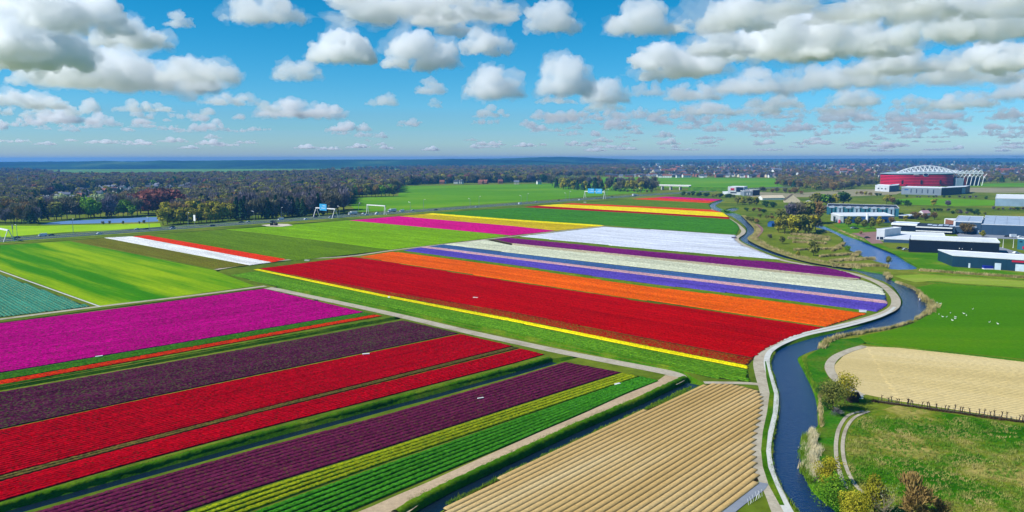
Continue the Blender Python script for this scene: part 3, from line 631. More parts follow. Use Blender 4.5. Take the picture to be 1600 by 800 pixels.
def card_mesh(C_, D_, S_, lean=.5, rs=None, long=1.0):
    """small leaf faces at C_, facing D_, size S_"""
    n = len(C_); D = D_ + rs.normal(0, lean, (n, 3)); D /= np.linalg.norm(D, axis=1)[:, None]
    A_ = np.cross(D, rs.normal(0, 1, (n, 3))); A_ /= np.linalg.norm(A_, axis=1)[:, None]; B_ = np.cross(D, A_)
    S_ = S_[:, None]
    V = np.stack([C_ - A_ * S_ * long, C_ - B_ * S_ * .6, C_ + A_ * S_ * long, C_ + B_ * S_ * .6], 1).reshape(-1, 3)
    return V, np.arange(4 * n).reshape(n, 4)
def crown_arrays(kind, seed, n=420, leaf=.075, w=.42, base=.22, lumps=9):
    """unit-height tree crown: kind 'leafy' | 'bare' | 'cone'"""
    rs = np.random.default_rng(seed)
    if kind == 'cone':
        h = rs.random(n) ** .75; r = (1 - h) * w * .8 * rs.uniform(.7, 1.08, n); a = rs.uniform(0, 2 * math.pi, n)
        C_ = np.stack([r * np.cos(a), r * np.sin(a), base * .5 + h * (1 - base * .5)], 1); D = np.stack([np.cos(a), np.sin(a), .5 + 0 * a], 1)
        return card_mesh(C_, D, rs.uniform(.7, 1.3, n) * leaf, .4, rs)
    cs = []
    for i in range(lumps):
        a = rs.uniform(0, 2 * math.pi); q = rs.uniform(.0, .62); z = rs.uniform(base + .16, .84)
        e = math.sqrt(max(.08, 1 - ((z - .58) / .5) ** 2)); cs.append((q * w * math.cos(a) * e, q * w * math.sin(a) * e, z, rs.uniform(.13, .22) * (.6 + .6 * e) * w / .42))
    cs = np.array(cs); k = rs.integers(0, lumps, n)
    D = rs.normal(0, 1, (n, 3)); D[:, 2] = D[:, 2] * .9 + .15; D /= np.linalg.norm(D, axis=1)[:, None]
    rad = cs[k, 3] * rs.uniform(.72, 1.12, n)
    C_ = cs[k, :3] + D * rad[:, None] * np.array([1, 1, .9])
    if kind == 'bare':
        D2 = C_ - np.array([0, 0, base]); D2 /= np.linalg.norm(D2, axis=1)[:, None]
        A_ = D2 + rs.normal(0, .35, (n, 3)); A_ /= np.linalg.norm(A_, axis=1)[:, None]
        B_ = np.cross(A_, rs.normal(0, 1, (n, 3))); B_ /= np.linalg.norm(B_, axis=1)[:, None]
        L = (rs.uniform(.8, 1.6, n) * leaf * 1.25)[:, None]; T = L * .2
        C_ = C_ - D * (rad * rs.uniform(0, .6, n))[:, None]
        V = np.stack([C_ - A_ * L * .8 - B_ * T, C_ - A_ * L * .8 + B_ * T, C_ + A_ * L + B_ * T * .5, C_ + A_ * L - B_ * T * .5], 1).reshape(-1, 3)
        return V, np.arange(4 * n).reshape(n, 4)
    return card_mesh(C_, D, rs.uniform(.7, 1.35, n) * leaf, .55, rs)
def trunk_mb(seed, H=1.0, base=.22, limbs=6, r=.018, w=.3, fine=0):
    rr = random.Random(seed); mb = MB(); p = Vector((0, 0, -.01)); top = Vector((rr.uniform(-.03, .03), rr.uniform(-.03, .03), .55))
    mb.tube(p, Vector((0, 0, base)), r * 1.3, r, 6); mb.tube(Vector((0, 0, base)), top, r, r * .4, 5)
    for i in range(limbs):
        t = rr.uniform(.0, .75); s = Vector((0, 0, base)).lerp(top, t); a = rr.uniform(0, 6.28) ; L = rr.uniform(.6, 1) * w
        e = s + Vector((math.cos(a) * L, math.sin(a) * L, rr.uniform(.15, .34))); mb.tube(s, e, r * .5, r * .16, 4)
        for k in range(2 + fine):
            b = s.lerp(e, rr.uniform(.35, .95)); mb.tube(b, b + Vector((rr.uniform(-.13, .13), rr.uniform(-.13, .13), rr.uniform(.04, .2))), r * .2, r * .06, 3)
    return mb
TREEDEF = {  # kind: (shape, crown width, base, bark)
 'bare': ('bare', .44, .2, '#3a3028'), 'mauve': ('bare', .46, .2, '#3a3236'), 'rust': ('bare', .42, .18, '#40301e'), 'olive': ('leafy', .42, .18, '#3a3020'),
 'green': ('leafy', .40, .14, '#3a3020'), 'gold': ('leafy', .36, .12, '#4a3c20'), 'beech': ('leafy', .5, .18, '#3a2a24'), 'dark': ('cone', .42, .1, '#2a2018'), 'shade': ('leafy', .46, .06, '#2a2018'), 'pale': ('leafy', .5, .14, '#4a4438')}
PROTO = {}
def proto(kind, v):
    if (kind, v) in PROTO: return PROTO[kind, v]
    sh, w, base, bk = TREEDEF[kind]; seed = v * 31 + len(kind) * 7 + ord(kind[0])
    V, Fq = crown_arrays(sh, seed, 620 if sh == 'bare' else 460, .075 if sh != 'bare' else .07, w, base)
    cr = np_mesh('crown', V, Fq, [LEAF[kind]])
    tr = trunk_mb(seed, base=base, w=w * .7).mesh('trunk', [bark(bk)])
    # joined version for the wood beyond the singly built trees
    mb = trunk_mb(seed, base=base, w=w * .7, limbs=3)
    tv = np.array(mb.v); q = [f for f in mb.f if len(f) == 4]
    jm = np_mesh('tree', np.concatenate([V, tv]), np.concatenate([Fq, np.array(q) + len(V)]), [LEAF[kind], bark(bk)], [0] * len(Fq) + [1] * len(q))
    PROTO[kind, v] = (cr, tr, jm); return PROTO[kind, v]
KNAME = {'bare': 'bare brown', 'mauve': 'bare mauve grey', 'rust': 'rusty budding', 'olive': 'olive green', 'green': 'fresh green', 'gold': 'golden yellow', 'beech': 'copper red', 'dark': 'dark evergreen', 'shade': 'dark green', 'pale': 'pale grey green'}
RT = random.Random(11)
def tree(kind, p, h, label, group=None, wide=1.0, name='tree', cat='tree'):
    v = RT.randrange(3); cr, tr, _ = proto(kind, v)
    r = empty(name, (p.x, p.y, 0), RT.uniform(0, 6.28), label=label, cat=cat, group=group)
    r.scale = (h * wide, h * wide, h)
    link('crown', cr, r); link('trunk', tr, r)
    return r
def tpx(kind, x, y, hp, label, group=None, wide=1.0, **k):
    p = P(x, y); return tree(kind, p, up_px(p, hp), label, group, wide, **k)
# front rows of the woods, set out one by one
def row(pts, step, kinds, hp, group, where, jit=2.0):
    for (x0, y0), (x1, y1) in zip(pts, pts[1:]):
        n = max(1, int(abs(x1 - x0) / step))
        for i in range(n):
            t = (i + RT.random() * .7) / n; k = RT.choice(kinds)
            tpx(k, x0 + (x1 - x0) * t, y0 + (y1 - y0) * t - RT.uniform(0, jit), RT.uniform(*hp), KNAME[k] + ' tree ' + where, group + ', ' + KNAME[k], RT.uniform(.85, 1.2))
row([(-30, 350), (62, 349.5)], 7, ['bare', 'olive', 'olive', 'mauve', 'dark', 'rust'], (22, 32), 'trees left of the pond', 'at the wood edge left of the pond')
row([(-30, 341), (62, 340)], 8, ['bare', 'olive', 'beech', 'bare', 'gold', 'rust'], (20, 30), 'trees left of the pond', 'at the wood edge left of the pond')
row([(62, 346), (130, 341.5), (222, 338)], 8, ['bare', 'dark', 'olive', 'bare', 'green', 'mauve'], (20, 32), 'trees on the far pond bank', 'on the far bank of the pond')
row([(62, 337), (150, 333), (215, 330)], 9, ['bare', 'bare', 'olive', 'mauve', 'pale'], (20, 30), 'trees on the far pond bank', 'on the far bank of the pond')
tpx('green', 138, 340, 34, 'tallest bright green tree standing behind the pond', wide=.9)
tpx('green', 147, 341, 26, 'shorter bright green tree right of the tallest one behind the pond')
tpx('green', 208, 338.5, 20, 'bushy green tree beside the copper red beeches by the pond')
for i, (x, y, h) in enumerate([(220, 334, 36), (232, 336, 40), (246, 335, 42), (259, 334.5, 41), (271, 333, 38), (279, 334, 32)]):
    tpx('beech', x, y, h, 'tall copper red beech tree right of the pond', 'copper red beeches beside the pond', 1.15)
row([(254, 352), (300, 350), (366, 345.5)], 6.5, ['gold'], (22, 30), 'golden trees beside the highway', 'in the row beside the highway')
row([(262, 346), (310, 344), (366, 341)], 7, ['gold', 'gold', 'rust'], (24, 32), 'golden trees beside the highway', 'in the row beside the highway')
tpx('pale', 289, 326, 24, 'round pale grey green tree behind the golden row', wide=1.2)
tpx('pale', 365, 322, 18, 'pale grey green tree at the start of the bare wood', wide=1.3)
row([(368, 346), (450, 340.5), (541, 334.5)], 6.5, ['bare', 'mauve', 'dark'], (26, 36), 'bare wood beside the highway', 'in the bare wood beside the highway', 3)
row([(370, 339), (460, 334.5), (541, 330)], 7, ['bare', 'mauve', 'mauve'], (26, 36), 'bare wood beside the highway', 'in the bare wood beside the highway', 4)
row([(380, 331), (540, 322)], 8, ['bare', 'mauve', 'bare', 'rust'], (24, 32), 'bare wood beside the highway', 'in the bare wood beside the highway', 4)
row([(541, 309), (620, 307)], 6, ['bare', 'olive', 'bare', 'rust', 'green'], (17, 23), 'trees along the near pasture edge', 'along the wood edge of the pasture', 1)
row([(560, 303), (622, 301)], 7, ['bare', 'bare', 'olive'], (16, 22), 'trees along the near pasture edge', 'along the wood edge of the pasture', 1)
row([(866, 294), (900, 297), (965, 298.5), (1030, 298)], 6.5, ['bare', 'gold', 'olive', 'bare', 'dark'], (13, 20), 'trees of the copse by the highway', 'in the copse above the blue highway sign', 1)
row([(862, 291), (1028, 293)], 8, ['bare', 'bare', 'mauve', 'rust'], (13, 18), 'trees of the copse by the highway', 'in the copse above the blue highway sign', 1)
tpx('gold', 880, 296, 16, 'golden tree at the left end of the highway copse', wide=1.2)
tpx('dark', 930, 298, 19, 'dark evergreen tree in the middle of the highway copse', wide=1.2)
tpx('dark', 962, 298, 18, 'dark evergreen tree right of the blue highway sign', wide=1.2)
# wetland and right-hand trees
WET = 'in the leafy clump beside the side canal'
for k, x, y, h, w in [('gold', 1216, 363, 26, 1.1), ('olive', 1226, 365, 29, 1.2), ('gold', 1237, 366, 32, 1.2), ('olive', 1247, 366, 31, 1.2), ('olive', 1258, 366, 32, 1.2), ('gold', 1267, 364, 30, 1.1), ('bare', 1274, 360, 26, 1.1),
                      ('olive', 1221, 352, 26, 1.2), ('mauve', 1234, 350, 32, 1.2), ('bare', 1246, 350, 34, 1.3), ('olive', 1262, 350, 36, 1.1), ('rust', 1272, 348, 34, 1.1)]:
    tpx(k, x, y, h, KNAME[k] + ' tree ' + WET, 'trees beside the side canal, ' + KNAME[k], w)
for k, x, y, h, w in [('olive', 1152, 319.5, 12, 1.3), ('gold', 1160, 320, 13, 1.3), ('olive', 1171, 320.5, 14, 1.4), ('gold', 1182, 320.5, 14, 1.3)]:
    tpx(k, x, y, h, KNAME[k] + ' tree below the white screen building', 'trees below the screen building, ' + KNAME[k], w)
for k, x, y, h, w, l in [('shade', 1197, 324, 11, 1.5, 'dark rounded tree left of the wetland barn'), ('shade', 1208, 325, 10, 1.5, 'low dark tree touching the wetland barn'),
    ('olive', 1274, 322, 21, 1.2, 'tall olive tree left above the glass fronted building'), ('green', 1284, 322, 19, 1.3, 'green tree second from left above the glass fronted building'), ('shade', 1293, 321, 17, 1.4, 'dark tree third from left above the glass fronted building'), ('gold', 1304, 321, 19, 1.2, 'golden tree above the roof of the glass fronted building'), ('shade', 1318, 320, 20, 1.4, 'dark broad tree above the roof of the glass fronted building'),
    ('olive', 1271, 400, 26, 1.0, 'thin olive tree among the reed islands'), ('olive', 1222, 381, 12, 1.2, 'small olive tree at the left end of the reed islands'), ('bare', 1203, 374, 8, 1.2, 'tiny bare tree beside the reddish path'), ('gold', 1247, 400, 9, 1.2, 'small golden bush tree on the wetland edge'),
    ('green', 1325, 392.5, 9, 1.6, 'round green bush on the reed spit'), ('olive', 1388, 413, 13, 1.0, 'small tree at the tip of the reed spit by the side canal'), ('rust', 1507, 366, 19, 1.7, 'wide rusty brown tree before the blue warehouse'), ('gold', 1536, 370.5, 11, 1.2, 'small yellow green tree by the blue warehouse'),
    ('rust', 1345, 367, 6, 1.3, 'tiny rusty shrub tree by the yard'), ('gold', 1385, 319, 16, 1.2, 'golden tree left of the green field before the grey hall'), ('rust', 1394, 320, 13, 1.2, 'rusty tree touching the golden tree before the grey hall'), ('shade', 1402, 321, 9, 1.8, 'dark bush right of the rusty tree'), ('shade', 1418, 322, 9, 1.8, 'dark bush below the green field'),
    ('gold', 1459, 321, 11, 1.4, 'golden tree at the lower edge of the green field'), ('mauve', 1481, 323, 10, 1.5, 'mauve bare tree at the lower edge of the green field'),
    ('rust', 1432, 343, 12, 1.7, 'rusty brown tree left of the pink roofed house'), ('rust', 1446, 345, 12, 1.7, 'rusty brown tree below the pink roofed house'), ('gold', 1415, 345, 9, 1.4, 'yellow green tree behind the solar roof'), ('rust', 1460, 343, 12, 1.5, 'rusty brown tree left of the brick building'), ('rust', 1393, 351, 13, 1.2, 'rusty tree at the left end of the white hall')]:
    tpx(k, x, y, h, l, None, w)
for k, x, y, h, l in [('olive', 1326, 354, 17, 'leftmost'), ('olive', 1340, 354, 16, 'second from left'), ('olive', 1350, 357, 14, 'smallest and middle'), ('olive', 1362, 357, 18, 'tallest'), ('gold', 1373, 353, 16, 'rightmost, yellower')]:
    tpx(k, x, y, h, l + ' tree of the lawn row before the glass building', 'row of lawn trees', 1.1)
def bushrow(pts, step, kinds, hp, where, grp, wide=1.6):
    for (x0, y0), (x1, y1) in zip(pts, pts[1:]):
        n = max(1, int(abs(x1 - x0) / step))
        for i in range(n):
            t = (i + RT.random()) / n; k = RT.choice(kinds)
            tpx(k, x0 + (x1 - x0) * t, y0 + (y1 - y0) * t + RT.uniform(-.6, .6), RT.uniform(*hp), KNAME[k] + ' bush ' + where, grp + ', ' + KNAME[k], wide * RT.uniform(.8, 1.25), name='bush', cat='bush')
bushrow([(1438, 330), (1490, 331), (1530, 333)], 7, ['shade', 'olive', 'shade', 'mauve'], (4, 7), 'in the scrub above the warehouses', 'scrub bushes above the warehouses')
bushrow([(1480, 334), (1540, 336)], 8, ['shade', 'mauve', 'olive'], (4, 6), 'in the scrub above the warehouses', 'scrub bushes above the warehouses')
bushrow([(1545, 328), (1605, 328)], 8, ['mauve', 'rust', 'shade'], (4, 6), 'below the white warehouse', 'bushes below the white warehouse')
bushrow([(1415, 309), (1490, 309), (1550, 311)], 9, ['shade', 'mauve'], (3, 5), 'at the upper edge of the green field', 'bushes above the green field')
bushrow([(1335, 304), (1380, 307)], 6, ['rust', 'shade', 'gold'], (4, 7), 'on the sandy verge left of the grey hall', 'bushes left of the grey hall')
bushrow([(1065, 305), (1110, 308), (1148, 310)], 6, ['shade', 'olive', 'green'], (5, 9), 'in the hedge left of the screen building', 'hedge bushes left of the screen building')
bushrow([(962, 300), (1018, 301)], 6, ['olive', 'green'], (4, 7), 'in the low hedge along the highway', 'low hedge bushes along the highway')
bushrow([(1190, 300), (1260, 304)], 9, ['rust', 'bare'], (6, 10), 'right of the screen building', 'bushes right of the screen building')
bushrow([(1160, 330), (1200, 333), (1215, 345)], 9, ['olive', 'rust', 'shade'], (4, 8), 'in the wet meadow below the barn', 'wet meadow bushes')
bushrow([(1165, 345), (1185, 350)], 6, ['olive', 'rust'], (6, 10), 'on the canal bank above the reddish path', 'bank bushes above the reddish path')
bushrow([(1186, 340), (1208, 343)], 6, ['rust', 'olive'], (6, 9), 'above the blue shed', 'bushes above the blue shed')
bushrow([(1230, 325), (1290, 333)], 8, ['rust', 'olive', 'bare'], (6, 12), 'between the barn and the glass building', 'bushes between barn and glass building')
bushrow([(1290, 312), (1330, 313)], 6, ['gold', 'olive'], (4, 6), 'in the row above the glass building', 'bushes above the glass building')
bushrow([(150, 352), (235, 350)], 16, ['bare'], (5, 7), 'in the thin row between pond and highway', 'thin saplings between pond and highway', 1)

# big near trees in the lower right corner: own meshes, finer leaves
def near_tree(label, x, y, hp, kind, wide, n, leaf, lumps=12, seed=1, base=.1, sh=None, fine=2):
    p = P(x, y); h = up_px(p, hp) * 1.15; shp = sh or TREEDEF[kind][0]
    V, Fq = crown_arrays(shp, seed, n, leaf, .45 * wide, base, lumps)
    r = empty('tree', (p.x, p.y, 0), seed, label=label, cat='tree')
    link('crown', np_mesh('crown', V * h, Fq, [LEAF[kind]]), r)
    mb = trunk_mb(seed, base=base, limbs=12, w=.36 * wide, r=.013, fine=fine); mb.v = [tuple(c * h for c in v) for v in mb.v]
    mb.obj('trunk', [bark('#8a7c68' if sh == 'bare' else TREEDEF[kind][3])], r)
near_tree('big olive brown tree at the corner of the bare sandy field', 1302, 643, 48, 'olive', 1.0, 2600, .024, 16, 1)
near_tree('golden twiggy tree behind the olive one on the sandy field corner', 1320, 630, 46, 'gold', .95, 1800, .022, 14, 2)
near_tree('dark small bush on the canal verge', 1286, 618, 16, 'shade', 1.5, 700, .05, 8, 3, sh='leafy')
near_tree('dark low bush under the olive brown tree', 1293, 641, 15, 'shade', 1.7, 700, .05, 8, 4, sh='leafy')
near_tree('grey brown low bush beside the start of the dirt track', 1308, 650, 11, 'mauve', 2.0, 600, .06, 8, 5)
near_tree('golden brown tree right of the pale reeds in the foreground', 1291, 758, 42, 'gold', 1.05, 2600, .026, 14, 6)
near_tree('wide light green tree leaning over the canal', 1302, 790, 40, 'green', 1.7, 3400, .03, 16, 7)
near_tree('bright yellow tree right of the rutted track end', 1366, 806, 58, 'gold', .9, 2800, .024, 14, 8)
near_tree('low bright yellow tree at the bottom edge', 1336, 822, 46, 'gold', 1.2, 2600, .028, 14, 9)
near_tree('pale bare birch tree at the bottom edge', 1380, 818, 66, 'pale', .8, 160, .012, 10, 10, sh='bare', fine=5)
near_tree('tall narrow brown twiggy tree at the bottom edge', 1424, 822, 86, 'rust', .62, 2600, .03, 14, 11)
near_tree('short brown twiggy shrub tree in the lower right', 1466, 822, 46, 'rust', .8, 1300, .032, 12, 12)

# the woods behind: one mass each, beyond what can be told apart
pcol = bpy.data.collections.new('tree_kinds'); KO = list(TREEDEF)
for k in KO:
    for v in (0, 1):
        o = bpy.data.objects.new('wood_tree_%s_%s' % (k, 'a' if v == 0 else 'b'), proto(k, v)[2]); pcol.objects.link(o)
ORD = sorted(o.name for o in pcol.objects)
hcol = bpy.data.collections.new('house_kinds')
def inst_tree(col):
    g = bpy.data.node_groups.new('scatter', 'GeometryNodeTree')
    g.interface.new_socket('Geometry', in_out='INPUT', socket_type='NodeSocketGeometry'); g.interface.new_socket('Geometry', in_out='OUTPUT', socket_type='NodeSocketGeometry')
    N = g.nodes; L = g.links; i = N.new('NodeGroupInput'); o = N.new('NodeGroupOutput'); ip = N.new('GeometryNodeInstanceOnPoints')
    ci = N.new('GeometryNodeCollectionInfo'); ci.inputs[0].default_value = col; ci.inputs['Separate Children'].default_value = True; ci.inputs['Reset Children'].default_value = True
    def at(nm, t):
        a = N.new('GeometryNodeInputNamedAttribute'); a.data_type = t; a.inputs[0].default_value = nm; return a.outputs[0]
    L.new(i.outputs[0], ip.inputs['Points']); L.new(ci.outputs[0], ip.inputs['Instance']); ip.inputs['Pick Instance'].default_value = True
    L.new(at('k', 'INT'), ip.inputs['Instance Index']); L.new(at('s', 'FLOAT_VECTOR'), ip.inputs['Scale']); L.new(at('r', 'FLOAT_VECTOR'), ip.inputs['Rotation']); L.new(ip.outputs[0], o.inputs[0])
    return g
GT = inst_tree(pcol)
def scatter(name, pts, ks, ss, label, group_tree, kind='stuff'):
    me = bpy.data.meshes.new(name); me.vertices.add(len(pts)); me.vertices.foreach_set('co', np.array([tuple(p) for p in pts], dtype=np.float32).ravel())
    a = me.attributes.new('k', 'INT', 'POINT'); a.data.foreach_set('value', np.array(ks, dtype=np.int32))
    a = me.attributes.new('s', 'FLOAT_VECTOR', 'POINT'); a.data.foreach_set('vector', np.array(ss, dtype=np.float32).ravel())
    a = me.attributes.new('r', 'FLOAT_VECTOR', 'POINT'); a.data.foreach_set('vector', np.array([(0, 0, RT.uniform(0, 6.28)) for _ in pts], dtype=np.float32).ravel())
    o = link(name, me); m = o.modifiers.new('scatter', 'NODES'); m.node_group = group_tree
    return tag(o, label, kind=kind)
def inside(x, y, poly):
    c = False; n = len(poly)
    for i in range(n):
        (a, b), (e, f) = poly[i], poly[(i + 1) % n]
        if (b > y) != (f > y) and x < (e - a) * (y - b) / (f - b) + a: c = not c
    return c
def wood(label, poly, spacing, kinds, h, avoid=(), sf=1.0, patch=.0, wide=(1, 1.4), name='woodland'):
    pts, ks, ss = [], [], []
    ys = [q[1] for q in poly]; y = max(ys)
    while y > min(ys):
        p0 = P(800, y); d = p0.y; step = spacing * max(1, (d / 1100) ** sf)
        xs = P(-100, y).x; xe = P(1700, y).x; x = xs
        while x < xe:
            q = Vector((x + RT.uniform(-.45, .45) * step, d + RT.uniform(-.45, .45) * step, 0)); u, w = pix(q)
            x += step
            if not inside(u, w, poly) or any(inside(u, w, a) for a in avoid): continue
            if patch and noise.noise(Vector((q.x / 160, q.y / 160, 3))) > .5 - patch: continue
            kn = noise.noise(Vector((q.x / 90, q.y / 90, 9))) * .5 + .5 + RT.uniform(-.3, .3)
            k = kinds[max(0, min(len(kinds) - 1, int(kn * len(kinds))))]
            nm = 'wood_tree_%s_%s' % (k, RT.choice('ab')); ks.append(ORD.index(nm)); hh = RT.uniform(*h) * (step / spacing) ** .35; ww = hh * RT.uniform(*wide)
            pts.append(q); ss.append((ww, ww, hh))
        y = 247.5 + F * HZ / (d + step)
        # pix row of the next line
        y = pix(Vector((0, d + step, 0)))[1]
    return scatter(name, pts, ks, ss, label, GT)
VIL = [(40, 327), (60, 309), (150, 296), (300, 290), (330, 297), (300, 309), (215, 311), (190, 322), (110, 333)]
mixk = ['shade', 'mauve', 'bare', 'olive', 'mauve', 'bare', 'dark', 'olive', 'rust', 'bare', 'olive', 'gold', 'mauve', 'beech', 'bare', 'green']
wood('mixed bare and budding woodland on the left', [(-100, 338), (60, 336), (215, 327), (290, 340), (366, 338), (380, 328), (541, 319), (548, 306), (622, 300), (624, 290), (700, 286.5), (862, 285), (858, 278), (700, 274), (480, 275), (400, 277.5), (250, 279.5), (100, 280), (60, 278), (-100, 277)],
     8.5, mixk, (13, 19), avoid=[VIL], sf=.8)
wood('garden trees among the village houses', VIL, 24, ['bare', 'olive', 'mauve', 'gold', 'dark', 'olive', 'pale'], (7, 12), sf=.5)
wood('hazy woods in front of the dunes', [(-100, 277), (60, 277), (100, 275), (60, 270), (-100, 265)], 20, ['dark', 'mauve', 'bare', 'dark', 'olive'], (14, 18), sf=.7, patch=.12)
wood('hazy woods before the far dunes', [(480, 273), (640, 268), (860, 266), (1000, 262), (1000, 257), (760, 259), (640, 263.5), (520, 268)], 24, ['dark', 'mauve', 'bare', 'dark', 'olive'], (13, 17), sf=.7, patch=.16)
wood('woods left of the town', [(640, 273.5), (860, 277.5), (1000, 275), (1000, 262), (640, 266)], 16, ['dark', 'bare', 'mauve', 'bare', 'olive', 'rust', 'beech'], (13, 18), sf=.7)
wood('town trees among the far roofs', [(1000, 275), (1215, 278.5), (1212, 292), (1300, 300), (1392, 289), (1540, 287), (1700, 285), (1700, 262), (1000, 262)], 30, ['bare', 'rust', 'mauve', 'olive', 'bare', 'dark'], (10, 15), sf=.6, patch=.1)
wood('rusty brown trees right of the pasture', [(1207, 291), (1300, 299), (1345, 292), (1392, 288), (1330, 280), (1222, 282)], 17, ['rust', 'bare', 'rust', 'olive', 'bare'], (11, 15), sf=.6, patch=.18)
wood('dark distant tree belt at the horizon', [(1000, 262), (1700, 262), (1700, 252), (1000, 252.5)], 42, ['dark', 'mauve', 'dark', 'bare'], (14, 20), sf=.8, patch=.05)

# ------------------------------------------------------------------ houses
M_brick = plain('red_brick', '#8a5a48', .85, 0, .15, .8); M_whitew = plain('white_wall', '#d8d8d4', .7); M_cream = plain('cream_wall', '#c8b89c', .8)
M_rred = plain('red_tiles', '#82503f', .8, 0, .2, 1); M_rdark = plain('dark_tiles', '#3e4450', .7, 0, .2, 1); M_rgrey = plain('grey_tiles', '#6a7080', .7, 0, .2, 1)
M_glass, _n, _b = nodes('window_glass'); _b.inputs['Base Color'].default_value = (.03, .05, .07, 1); _b.inputs['Roughness'].default_value = .12
def house_parts(w, d, h, rh, wm, rm, joined=False):
    wb = MB(); wb.quad((-w/2, -d/2, 0), (w/2, -d/2, 0), (w/2, -d/2, h), (-w/2, -d/2, h)); wb.quad((w/2, d/2, 0), (-w/2, d/2, 0), (-w/2, d/2, h), (w/2, d/2, h))
    for s in (-1, 1): wb.poly([(s*w/2, -s*d/2, 0), (s*w/2, s*d/2, 0), (s*w/2, s*d/2, h), (s*w/2, 0, h + rh), (s*w/2, -s*d/2, h)])
    wn_ = MB()
    for i in range(3):
        for s in (-1, 1):
            x = (i - 1) * w * .3; y = s * (d / 2 + .03)
            for z in (1.0, 3.4):
                if z + 1.2 < h: wn_.quad((x - .6, y, z), (x + .6, y, z), (x + .6, y, z + 1.3), (x - .6, y, z + 1.3))
    rb = MB(); e = .4
    for s in (-1, 1):
        rb.quad((-w/2 - e, s*(d/2 + e), h - .2), (w/2 + e, s*(d/2 + e), h - .2), (w/2 + e, 0, h + rh + .12), (-w/2 - e, 0, h + rh + .12))
    cb = MB().box(w*.28, w*.28 + .8, -.4, .4, h + rh*.5, h + rh + .9)
    if joined:
        j = MB(); off_ = 0
        for b, mi in ((wb, 0), (rb, 1), (wn_, 2), (cb, 0)):
            n = len(j.v); j.v += b.v; j.f += [tuple(i + n for i in f) for f in b.f]; j.m += [mi] * len(b.f)
        return j.mesh('house', [wm, rm, M_glass])
    return wb.mesh('wall', [wm]), rb.mesh('roof', [rm]), wn_.mesh('window', [M_glass]), cb.mesh('chimney', [wm])
HK = [('white walled house with dark roof', (9, 8, 5.2, 3.2, M_whitew, M_rdark)), ('brick house with red tiled roof', (10, 8.5, 5.2, 3.6, M_brick, M_rred)), ('cream house with grey roof', (11, 8, 5.4, 3, M_cream, M_rgrey)), ('brick terrace with dark roof', (22, 9, 5.4, 3.4, M_brick, M_rdark)), ('white terrace with red roof', (24, 9, 5.6, 3.4, M_whitew, M_rred))]
HPM = [house_parts(*d) for _, d in HK]
for i, (_, d) in enumerate(HK):
    hcol.objects.link(bpy.data.objects.new('town_house_' + 'abcde'[i], house_parts(*d, joined=True)))
GH = inst_tree(hcol)
RH = random.Random(4)
def house(i, x, y, where, grp, sc_=1.0, rz=None):
    p = P(x, y); w, rf, wi, ch = HPM[i]
    r = empty('house', (p.x, p.y, 0), RH.uniform(-.5, .5) if rz is None else rz, label=HK[i][0] + ' ' + where, cat='house', group=grp + ', ' + HK[i][0]); r.scale = (sc_,) * 3
    link('wall', w, r); q = link('roof', rf, r); link('chimney', ch, q); link('windows', wi, r)['kind'] = 'stuff'
for k in range(90):
    while True:
        x = RH.uniform(40, 330); y = RH.uniform(291, 332)
        if inside(x, y, VIL): break
    house(RH.choice([0, 0, 0, 1, 2, 2]), x, y, 'in the village behind the pond', 'village houses behind the pond', 1.1)
for k in range(10):
    house(RH.choice([0, 1, 2]), RH.uniform(690, 850), RH.uniform(286.5, 288.2), 'at the wood edge above the pasture', 'houses above the pasture', 1.1)
for k in range(95):
    y = 274 + RH.uniform(0, 4.2); house(RH.choice([0, 1, 2, 3, 3, 2, 0, 4]), RH.uniform(950, 1232), y + (0 if y < 277 else -.3), 'in the town rows beyond the pasture', 'town houses beyond the pasture', 1.15)
for k in range(70):
    house(RH.choice([0, 0, 1, 2, 3, 4]), RH.uniform(1232, 1600), RH.uniform(270, 281), 'in the town around the stadium', 'town houses around the stadium', 1.3)
pts, ks, ss = [], [], []
for k in range(900):
    x = RH.uniform(820, 1640); y = RH.uniform(257.5, 273.5)
    p = P(x, y); pts.append(p); i = RH.choice([0, 0, 1, 2, 3, 4, 2, 3]); ks.append(i); s = RH.uniform(1.0, 1.6) * (1.5 if RH.random() < .08 else 1); ss.append((s, s, s))
scatter('town_roofs', pts, ks, ss, 'distant town of roofs reaching to the horizon', GH)

# ------------------------------------------------------------------ large buildings
CORR = {}
def clad(name, col, rib_=1.0, rough=.5, metal=.1, horiz=False):
    """profiled sheet cladding: fine ribs as relief on the panels"""
    if name in MATS: return MATS[name]
    m, n, b = nodes(name); b.inputs['Roughness'].default_value = rough; b.inputs['Metallic'].default_value = metal; b.inputs['Specular IOR Level'].default_value = .3
    f = noise_n(n, .12, 4, wpos(n)); c = lin(col)
    n.links.new(ramp(n, f, [(.3, tuple(x * .85 for x in c)), (.7, tuple(min(1, x * 1.1) for x in c))]), b.inputs['Base Color'])
    tc = n.nodes.new('ShaderNodeTexCoord'); w = n.nodes.new('ShaderNodeTexWave'); w.inputs['Scale'].default_value = rib_
    if horiz: w.bands_direction = 'Z'
    n.links.new(tc.outputs['Object'], w.inputs['Vector']); bump(n, b, w.outputs['Fac'], .5, .1)
    MATS[name] = m; return m
